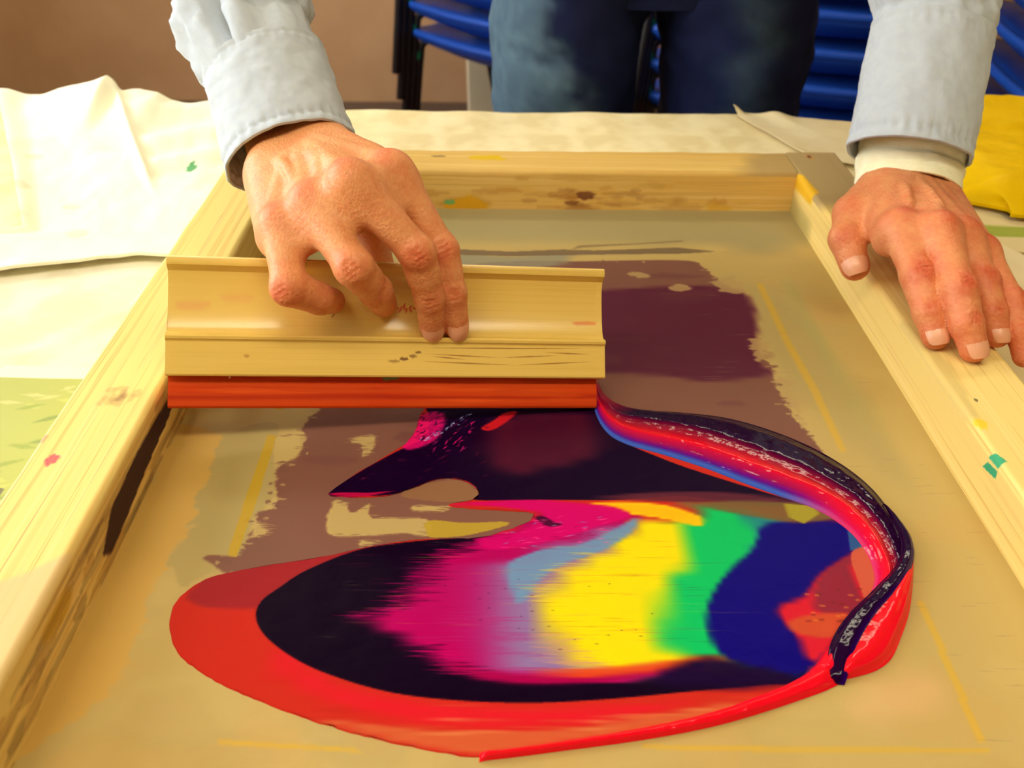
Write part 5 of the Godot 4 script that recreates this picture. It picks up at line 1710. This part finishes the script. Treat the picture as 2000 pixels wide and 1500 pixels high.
func make_person() -> void:
	var t := thing("person", "person in pale blue shirt and jeans bending over the screen, one hand on the squeegee", "person", Vector3(0, 0, 0))
	var to_cam := Vector3(0, 1.135, 0)
	# ---- hands
	var wr := Vector3(-0.1430, 0.9045, -0.6000)
	var dir_r := Vector3(-0.322, 0.585, -0.745).normalized()
	var wl := Vector3(0.3430, 0.8400, -0.7130)
	var dir_l := Vector3(0.022, 0.0807, -0.0633).normalized()
	var right := {
		"wrist": wr, "arm": Vector3(-0.1690, 0.9220, -0.6550), "up": Vector3(0, 1, 0.25), "flush": 0.12, "bony": 1.0,
		"fingers": {
			"index": {"j": [Vector3(-0.0314, 0.8190, -0.5099), Vector3(-0.0339, 0.8440, -0.5121), Vector3(-0.0405, 0.8696, -0.5235), Vector3(-0.0715, 0.9160, -0.5409)], "r": [0.0084, 0.0094, 0.0108, 0.0130], "back": Vector3(0.30, 0.35, 0.88)},
			"middle": {"j": [Vector3(-0.0474, 0.8205, -0.5072), Vector3(-0.0482, 0.8463, -0.5029), Vector3(-0.0541, 0.8790, -0.5010), Vector3(-0.0930, 0.9206, -0.5130)], "r": [0.0088, 0.0098, 0.0113, 0.0134], "back": Vector3(0.15, 0.30, 0.94)},
			"ring": {"j": [Vector3(-0.0800, 0.8364, -0.5115), Vector3(-0.0815, 0.8550, -0.4952), Vector3(-0.0905, 0.8802, -0.4790), Vector3(-0.1192, 0.9047, -0.5149)], "r": [0.0092, 0.0104, 0.0117, 0.0136], "back": Vector3(-0.05, 0.5, 0.86)},
			"pinky": {"j": [Vector3(-0.1130, 0.8400, -0.5079), Vector3(-0.1165, 0.8522, -0.4895), Vector3(-0.1310, 0.8670, -0.4774), Vector3(-0.1398, 0.8909, -0.5119)], "r": [0.0088, 0.0098, 0.0110, 0.0128], "back": Vector3(-0.25, 0.3, 0.92)},
			"thumb": {"j": [Vector3(-0.0830, 0.8230, -0.5510), Vector3(-0.0945, 0.8530, -0.5745), Vector3(-0.1090, 0.8780, -0.5840), Vector3(-0.1250, 0.8930, -0.5940)], "r": [0.0100, 0.0120, 0.0130, 0.0140], "back": Vector3(0.6, 0.2, -0.7), "k": 0.012}},
		"veins": [[Vector3(-0.128, 0.9235, -0.560), Vector3(-0.120, 0.9240, -0.545), Vector3(-0.116, 0.9200, -0.528), Vector3(-0.108, 0.9185, -0.512)], [Vector3(-0.150, 0.9160, -0.565), Vector3(-0.141, 0.9175, -0.548), Vector3(-0.132, 0.9120, -0.530)]]}
	var left := {
		"wrist": wl, "arm": Vector3(0.3490, 0.9020, -0.7460), "up": Vector3(0, 1, 0.3), "flush": 0.34, "bony": 0.45,
		"fingers": {
			"index": {"j": [Vector3(0.3023, 0.8055, -0.5232), Vector3(0.2989, 0.8180, -0.5363), Vector3(0.2973, 0.8320, -0.5615), Vector3(0.2945, 0.8500, -0.6057)], "r": [0.0094, 0.0104, 0.0117, 0.0134], "back": Vector3(-0.1, 0.75, 0.65)},
			"middle": {"j": [Vector3(0.3220, 0.8060, -0.5070), Vector3(0.3178, 0.8190, -0.5177), Vector3(0.3160, 0.8340, -0.5388), Vector3(0.3167, 0.8550, -0.5886)], "r": [0.0096, 0.0107, 0.0120, 0.0136], "back": Vector3(0.1, 0.75, 0.65)},
			"ring": {"j": [Vector3(0.3462, 0.8055, -0.5245), Vector3(0.3444, 0.8170, -0.5367), Vector3(0.3432, 0.8295, -0.5600), Vector3(0.3398, 0.8470, -0.5975)], "r": [0.0086, 0.0097, 0.0111, 0.0128], "back": Vector3(0.2, 0.75, 0.62)},
			"pinky": {"j": [Vector3(0.3632, 0.7960, -0.5126), Vector3(0.3615, 0.8080, -0.5245), Vector3(0.3612, 0.8200, -0.5464), Vector3(0.3565, 0.8350, -0.5930)], "r": [0.0078, 0.0087, 0.0099, 0.0116], "back": Vector3(0.5, 0.65, 0.55)},
			"thumb": {"j": [Vector3(0.2766, 0.8085, -0.6211), Vector3(0.2720, 0.8230, -0.6400), Vector3(0.2851, 0.8310, -0.6690), Vector3(0.3152, 0.8330, -0.6980)], "r": [0.0114, 0.0130, 0.0136, 0.0148], "back": Vector3(-0.35, 0.55, 0.75), "k": 0.010}},
		"veins": [[Vector3(0.335, 0.8600, -0.660), Vector3(0.330, 0.8640, -0.640), Vector3(0.328, 0.8640, -0.615)], [Vector3(0.318, 0.8600, -0.665), Vector3(0.312, 0.8640, -0.642), Vector3(0.306, 0.8625, -0.620)]]}
	for h in [right, left]:
		for name in h.fingers:
			h.fingers[name].back = h.fingers[name].back.normalized()
	var g := Geo.new()
	make_hand(g, right)
	make_hand(g, left)
	# ---- the rest of the body, under the clothes, on a coarser grid
	var elbow_r := Vector3(-0.2430, 1.0620, -0.8650)
	var elbow_l := wl + dir_l * 0.29
	var sh_r := Vector3(-0.01, 1.33, -1.08)
	var sh_l := Vector3(0.43, 1.33, -1.10)
	var f := Field.new(Vector3(-0.35, -0.02, -1.62), Vector3(0.66, 1.86, -0.58), 0.016)
	var b := f.d
	for a in [[Vector3(-0.1690, 0.9290, -0.6520), elbow_r, sh_r], [Vector3(0.3480, 0.9000, -0.7450), elbow_l, sh_l]]:
		b = f.bone(b, a[0], a[1], 0.022, 0.034, 0.03)
		b = f.bone(b, a[1], a[2], 0.036, 0.044, 0.03)
	b = f.bone(b, Vector3(0.21, 0.95, -1.38), Vector3(0.21, 1.22, -1.23), 0.085, 0.095, 0.03)
	b = f.bone(b, Vector3(0.12, 1.27, -1.18), Vector3(0.30, 1.27, -1.18), 0.070, 0.070, 0.03)
	b = f.bone(b, Vector3(0.21, 1.36, -1.09), Vector3(0.21, 1.45, -1.03), 0.056, 0.054, 0.04)
	b = f.bone(b, Vector3(0.21, 1.54, -0.99), Vector3(0.21, 1.62, -1.02), 0.072, 0.092, 0.03)
	b = f.bone(b, Vector3(0.21, 1.49, -0.93), Vector3(0.21, 1.52, -0.95), 0.034, 0.05, 0.03)
	b = f.bone(b, Vector3(0.21, 1.57, -0.918), Vector3(0.21, 1.535, -0.895), 0.012, 0.017, 0.015)
	for s in [-1.0, 1.0]:
		b = f.bone(b, Vector3(0.21 + s * 0.088, 1.58, -1.0), Vector3(0.21 + s * 0.086, 1.54, -0.99), 0.018, 0.012, 0.01)
		b = f.bone(b, Vector3(0.215 + s * 0.09, 0.90, -1.38), Vector3(0.215 + s * 0.115, 0.50, -1.34), 0.075, 0.056, 0.04)
		b = f.bone(b, Vector3(0.215 + s * 0.115, 0.50, -1.34), Vector3(0.215 + s * 0.12, 0.10, -1.40), 0.056, 0.040, 0.03)
	f.d = b
	var base := lin(SKIN[0], SKIN[1], SKIN[2])
	f.net(g, func(_p: Vector3) -> Color: return base)
	var skin := mat(Color.WHITE, 0.48, 0.45)
	skin.vertex_color_use_as_albedo = true
	skin.subsurf_scatter_enabled = true
	skin.subsurf_scatter_strength = 0.12
	tri_mat(skin, 14.0, bumps(noise_image(512, 0.05, 91, 5), 5.0), 0.75)
	put(g, "body", skin, t)
	# ---- nails
	var nail := mat(rgb(230, 164, 126), 0.3, 0.5)
	for q in [[right.fingers.index, 0.0125], [right.fingers.middle, 0.012], [left.fingers.index, 0.0125], [left.fingers.middle, 0.013], [left.fingers.ring, 0.0115], [left.fingers.pinky, 0.009], [left.fingers.thumb, 0.016]]:
		var j: Array = q[0].j
		make_nail(t, j[0], j[1], q[0].back, q[0].r[0], q[0].r[1], q[1], nail)
	# ---- shirt
	var blue := mat(Color.WHITE, 0.88, 0.25)
	tri_mat(blue, 12.0, M.weave_fine, 0.12, mottled(512, 0.02, 95, rgb(186, 194, 204), rgb(194, 201, 208)))
	blue.rim_enabled = true
	blue.rim = 0.25
	var gs := Geo.new()
	# torso
	var torso: Array = [[Vector3(0.21, 0.925, -1.40), 0.205, 0.150], [Vector3(0.21, 1.02, -1.36), 0.195, 0.145], [Vector3(0.21, 1.16, -1.26), 0.215, 0.150], [Vector3(0.21, 1.29, -1.16), 0.235, 0.135], [Vector3(0.21, 1.37, -1.10), 0.190, 0.100], [Vector3(0.21, 1.42, -1.06), 0.075, 0.070]]
	gs.grid(cloth_tube(torso, Vector3.RIGHT, 40, 40, func(u: float, a: float) -> float: return 0.010 * noise.get_noise_2d(u * 6.0, a * 1.2) * (1.0 - u)), true)
	# sleeves, from the cuff upwards
	var cuff_r0 := Vector3(-0.1520, 0.8985, -0.6120)
	var cuff_r1 := Vector3(-0.1764, 0.9420, -0.6690)
	var side_r := Vector3(0.96, 0.27, 0.05)
	var sleeve_r: Array = [[cuff_r1 - dir_r * 0.008, 0.0436, 0.0362], [cuff_r1 + dir_r * 0.010 + Vector3(-0.002, 0, 0), 0.0490, 0.0410], [Vector3(-0.1900, 0.9540, -0.6910), 0.0640, 0.0530], [Vector3(-0.2010, 0.9720, -0.7220), 0.0670, 0.0560], [Vector3(-0.2160, 1.0000, -0.7850), 0.0660, 0.0580], [elbow_r, 0.0680, 0.0620], [elbow_r.lerp(sh_r, 0.5), 0.076, 0.074], [sh_r, 0.085, 0.080]]
	gs.grid(cloth_tube(sleeve_r, side_r, 110, 96, func(u: float, a: float) -> float:
		var near := smoothstep(0.5, 0.05, u)
		var gather := 0.0012 * (1.0 + sin(a * 9.0 + 2.0 * sin(a * 3.0))) * smoothstep(0.24, 0.08, u) * smoothstep(0.02, 0.08, u)
		var slash := (-0.0200 * exp(-pow(wrapf(a - 1.78 + u * 0.4, -PI, PI) / 0.11, 2.0)) + 0.008 * exp(-pow(wrapf(a - 1.45 + u * 0.4, -PI, PI) / 0.22, 2.0)) - 0.006 * exp(-pow(wrapf(a - 1.1 + u, -PI, PI) / 0.2, 2.0))) * smoothstep(0.0, 0.05, u) * near
		var fold := 0.0070 * sin(a * 3.0 + u * 18.0 + 2.0 * noise.get_noise_2d(u * 9.0, cos(a) * 2.0)) * smoothstep(0.02, 0.10, u)
		var drape := 0.006 * noise.get_noise_2d(u * 22.0, a * 2.0) * smoothstep(0.0, 0.06, u)
		return gather + slash + fold + drape), true)
	var cuff_l0 := Vector3(0.3385, 0.8660, -0.7150)
	var cuff_l1 := Vector3(0.3596, 0.9450, -0.7780)
	var side_l := Vector3(0.99, 0.05, 0.10)
	var sleeve_l: Array = [[cuff_l1 - dir_l * 0.008, 0.0470, 0.0380], [cuff_l1 + dir_l * 0.010, 0.0510, 0.0418], [cuff_l1 + dir_l * 0.05, 0.0630, 0.0540], [elbow_l, 0.068, 0.062], [elbow_l.lerp(sh_l, 0.5), 0.074, 0.072], [sh_l, 0.085, 0.080]]
	gs.grid(cloth_tube(sleeve_l, side_l, 110, 96, func(u: float, a: float) -> float:
		var gather := 0.0012 * (1.0 + sin(a * 9.0 + 2.0 * sin(a * 2.0))) * smoothstep(0.24, 0.08, u) * smoothstep(0.02, 0.08, u)
		var fold := 0.006 * sin(a * 3.0 - u * 26.0 + 2.0 * noise.get_noise_2d(u * 9.0 + 5.0, cos(a) * 2.0)) * smoothstep(0.02, 0.10, u)
		var drape := 0.006 * noise.get_noise_2d(u * 22.0 + 30.0, a * 2.0) * smoothstep(0.0, 0.06, u)
		return gather + fold + drape), true)
	var shirt := put(gs, "shirt", blue, t)
	shirt.set_meta("label", "pale blue cotton shirt")
	var cuffs := [
		[[[cuff_r0 - dir_r * 0.002, 0.0480, 0.0420], [cuff_r0.lerp(cuff_r1, 0.35), 0.0472, 0.0410], [cuff_r0.lerp(cuff_r1, 0.7), 0.0466, 0.0400], [cuff_r1 + dir_r * 0.004, 0.0460, 0.0385]], side_r],
		[[[cuff_l0 - dir_l * 0.002, 0.0500, 0.0400], [cuff_l0.lerp(cuff_l1, 0.35), 0.0500, 0.0405], [cuff_l0.lerp(cuff_l1, 0.7), 0.0498, 0.0405], [cuff_l1 + dir_l * 0.004, 0.0495, 0.0400]], side_l]]
	for q in cuffs:
		var rows := cloth_tube(q[0], q[1], 60, 120, func(u: float, a: float) -> float:
			var pucker := 0.0009 * sin(a * 40.0 + 2.0 * sin(a * 5.0)) * (exp(-pow((u - 0.09) / 0.06, 2.0)) + 0.7 * exp(-pow((u - 0.93) / 0.05, 2.0)))
			var stitch := -0.0007 * exp(-pow((u - 0.085) / 0.018, 2.0)) - 0.0008 * exp(-pow((u - 0.95) / 0.018, 2.0))
			var hem := 0.0008 * exp(-pow((u - 0.02) / 0.03, 2.0))
			return pucker + stitch + hem + 0.0016 * noise.get_noise_2d(u * 3.0, a * 1.6))
		var inner := shrink(rows, 0.0024)
		var gc := Geo.new()
		gc.grid(rows, true)
		gc.grid(inner, true)
		var mid: Array = []
		for j in 120:
			mid.append((rows[0][j] + inner[0][j]) * 0.5 + (rows[0][j] - rows[1][j]).normalized() * 0.0012)
		gc.grid([rows[0], mid, inner[0]], true)
		gc.grid([rows[-1], inner[-1]], true)
		put(gc, "cuff", blue, shirt)
	# ---- bandage on the wrist
	var wrap := mat(Color.WHITE, 0.85, 0.3)
	tri_mat(wrap, 8.0, M.weave_fine, 0.4, mottled(256, 0.03, 97, rgb(246, 238, 196), rgb(252, 248, 214)))
	var band: Array = [[wl - dir_l * 0.006 + Vector3(0, 0.001, 0.004), 0.0420, 0.0320], [wl + dir_l * 0.012, 0.0440, 0.0345], [wl + dir_l * 0.030, 0.0445, 0.0345], [wl + dir_l * 0.060, 0.0430, 0.0330]]
	var rows := cloth_tube(band, side_l, 40, 80, func(u: float, a: float) -> float: return 0.0007 * sin(u * 26.0 + 0.8 * sin(a)) + 0.0008 * noise.get_noise_2d(u * 5.0, a * 2.0))
	var gb := Geo.new()
	gb.grid(rows, true)
	var inner_band := shrink(rows, 0.002)
	gb.grid([rows[0], inner_band[0]], true)
	gb.grid(inner_band, true)
	put(gb, "wrist_bandage", wrap, t).set_meta("label", "cream bandage round the wrist")
	# ---- jeans
	var denim := mat(Color.WHITE, 0.85, 0.25)
	tri_mat(denim, 8.0, M.weave_fine, 0.3, mottled(512, 0.004, 99, rgb(216, 220, 228), rgb(246, 248, 252), 3))
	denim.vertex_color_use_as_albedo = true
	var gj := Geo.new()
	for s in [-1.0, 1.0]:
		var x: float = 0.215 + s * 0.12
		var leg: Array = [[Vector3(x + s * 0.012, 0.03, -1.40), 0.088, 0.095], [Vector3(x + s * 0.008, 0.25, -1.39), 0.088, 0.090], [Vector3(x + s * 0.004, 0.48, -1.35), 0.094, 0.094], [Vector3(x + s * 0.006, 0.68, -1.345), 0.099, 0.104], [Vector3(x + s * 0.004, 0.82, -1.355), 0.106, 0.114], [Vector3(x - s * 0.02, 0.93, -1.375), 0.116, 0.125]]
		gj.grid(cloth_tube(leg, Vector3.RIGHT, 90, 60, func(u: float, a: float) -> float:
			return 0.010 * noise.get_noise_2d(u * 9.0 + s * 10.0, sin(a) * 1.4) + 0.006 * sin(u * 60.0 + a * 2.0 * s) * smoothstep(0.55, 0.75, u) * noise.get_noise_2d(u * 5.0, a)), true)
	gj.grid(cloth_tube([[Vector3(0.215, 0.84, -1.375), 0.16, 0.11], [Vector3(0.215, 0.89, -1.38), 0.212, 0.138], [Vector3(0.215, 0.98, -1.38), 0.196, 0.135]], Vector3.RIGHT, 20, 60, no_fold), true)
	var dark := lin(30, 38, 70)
	var pale_denim := lin(104, 130, 140)  # paler blue patch on one thigh, a weaker band on the other
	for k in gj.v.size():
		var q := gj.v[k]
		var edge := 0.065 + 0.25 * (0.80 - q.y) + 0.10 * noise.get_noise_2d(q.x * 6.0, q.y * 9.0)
		var pale_share := smoothstep(0.02, -0.03, q.x - edge) * 0.85 + 0.25 * smoothstep(0.05, 0.0, absf(q.x - 0.33 + 0.08 * noise.get_noise_2d(q.y * 8.0, 2.0))) * smoothstep(0.62, 0.74, q.y)
		pale_share *= 0.8 + 0.35 * noise.get_noise_3d(q.x * 40.0, q.y * 30.0, q.z * 40.0)
		gj.c[k] = dark.lerp(pale_denim, clampf(pale_share, 0.0, 1.0))
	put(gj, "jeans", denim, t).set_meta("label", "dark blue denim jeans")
	# ---- shoes and hair
	var leather := mat(rgb(40, 30, 26), 0.5)
	for s in [-1.0, 1.0]:
		var gsx := Geo.new()
		var foot: Array = []
		for k in 12:
			var u := k / 11.0
			var wide := 0.05 * pow(sin(PI * clampf(0.06 + 0.9 * u, 0, 1)), 0.35) * lerpf(0.85, 1.0, u)
			var high := lerpf(0.10, 0.045, smoothstep(0.25, 0.8, u)) * pow(sin(PI * clampf(0.12 + 0.84 * u, 0, 1)), 0.3)
			var ring: Array = []
			for j in 14:
				var a := TAU * j / 14.0
				ring.append(Vector3(0.215 + s * 0.135 + cos(a) * wide, maxf(0.0, high * 0.5 + sin(a) * high * 0.55), lerpf(-1.47, -1.18, u)))
			foot.append(ring)
		gsx.grid(foot, true)
		put(gsx, "shoe", leather, t)
	var gh := Geo.new()
	var cap: Array = []
	for i in 10:
		var ring: Array = []
		var ph := lerpf(0.02, 1.75, i / 9.0)
		for j in 24:
			var a := TAU * j / 24.0
			var front := maxf(0.0, sin(a))
			var p := ph * (1.0 - 0.38 * front)
			ring.append(Vector3(0.21 + sin(p) * cos(a) * 0.099, 1.605 + cos(p) * 0.112, -1.025 + sin(p) * sin(a) * 0.108))
		cap.append(ring)
	gh.grid(cap, true)
	put(gh, "hair", mat(rgb(90, 74, 60), 0.8), t)
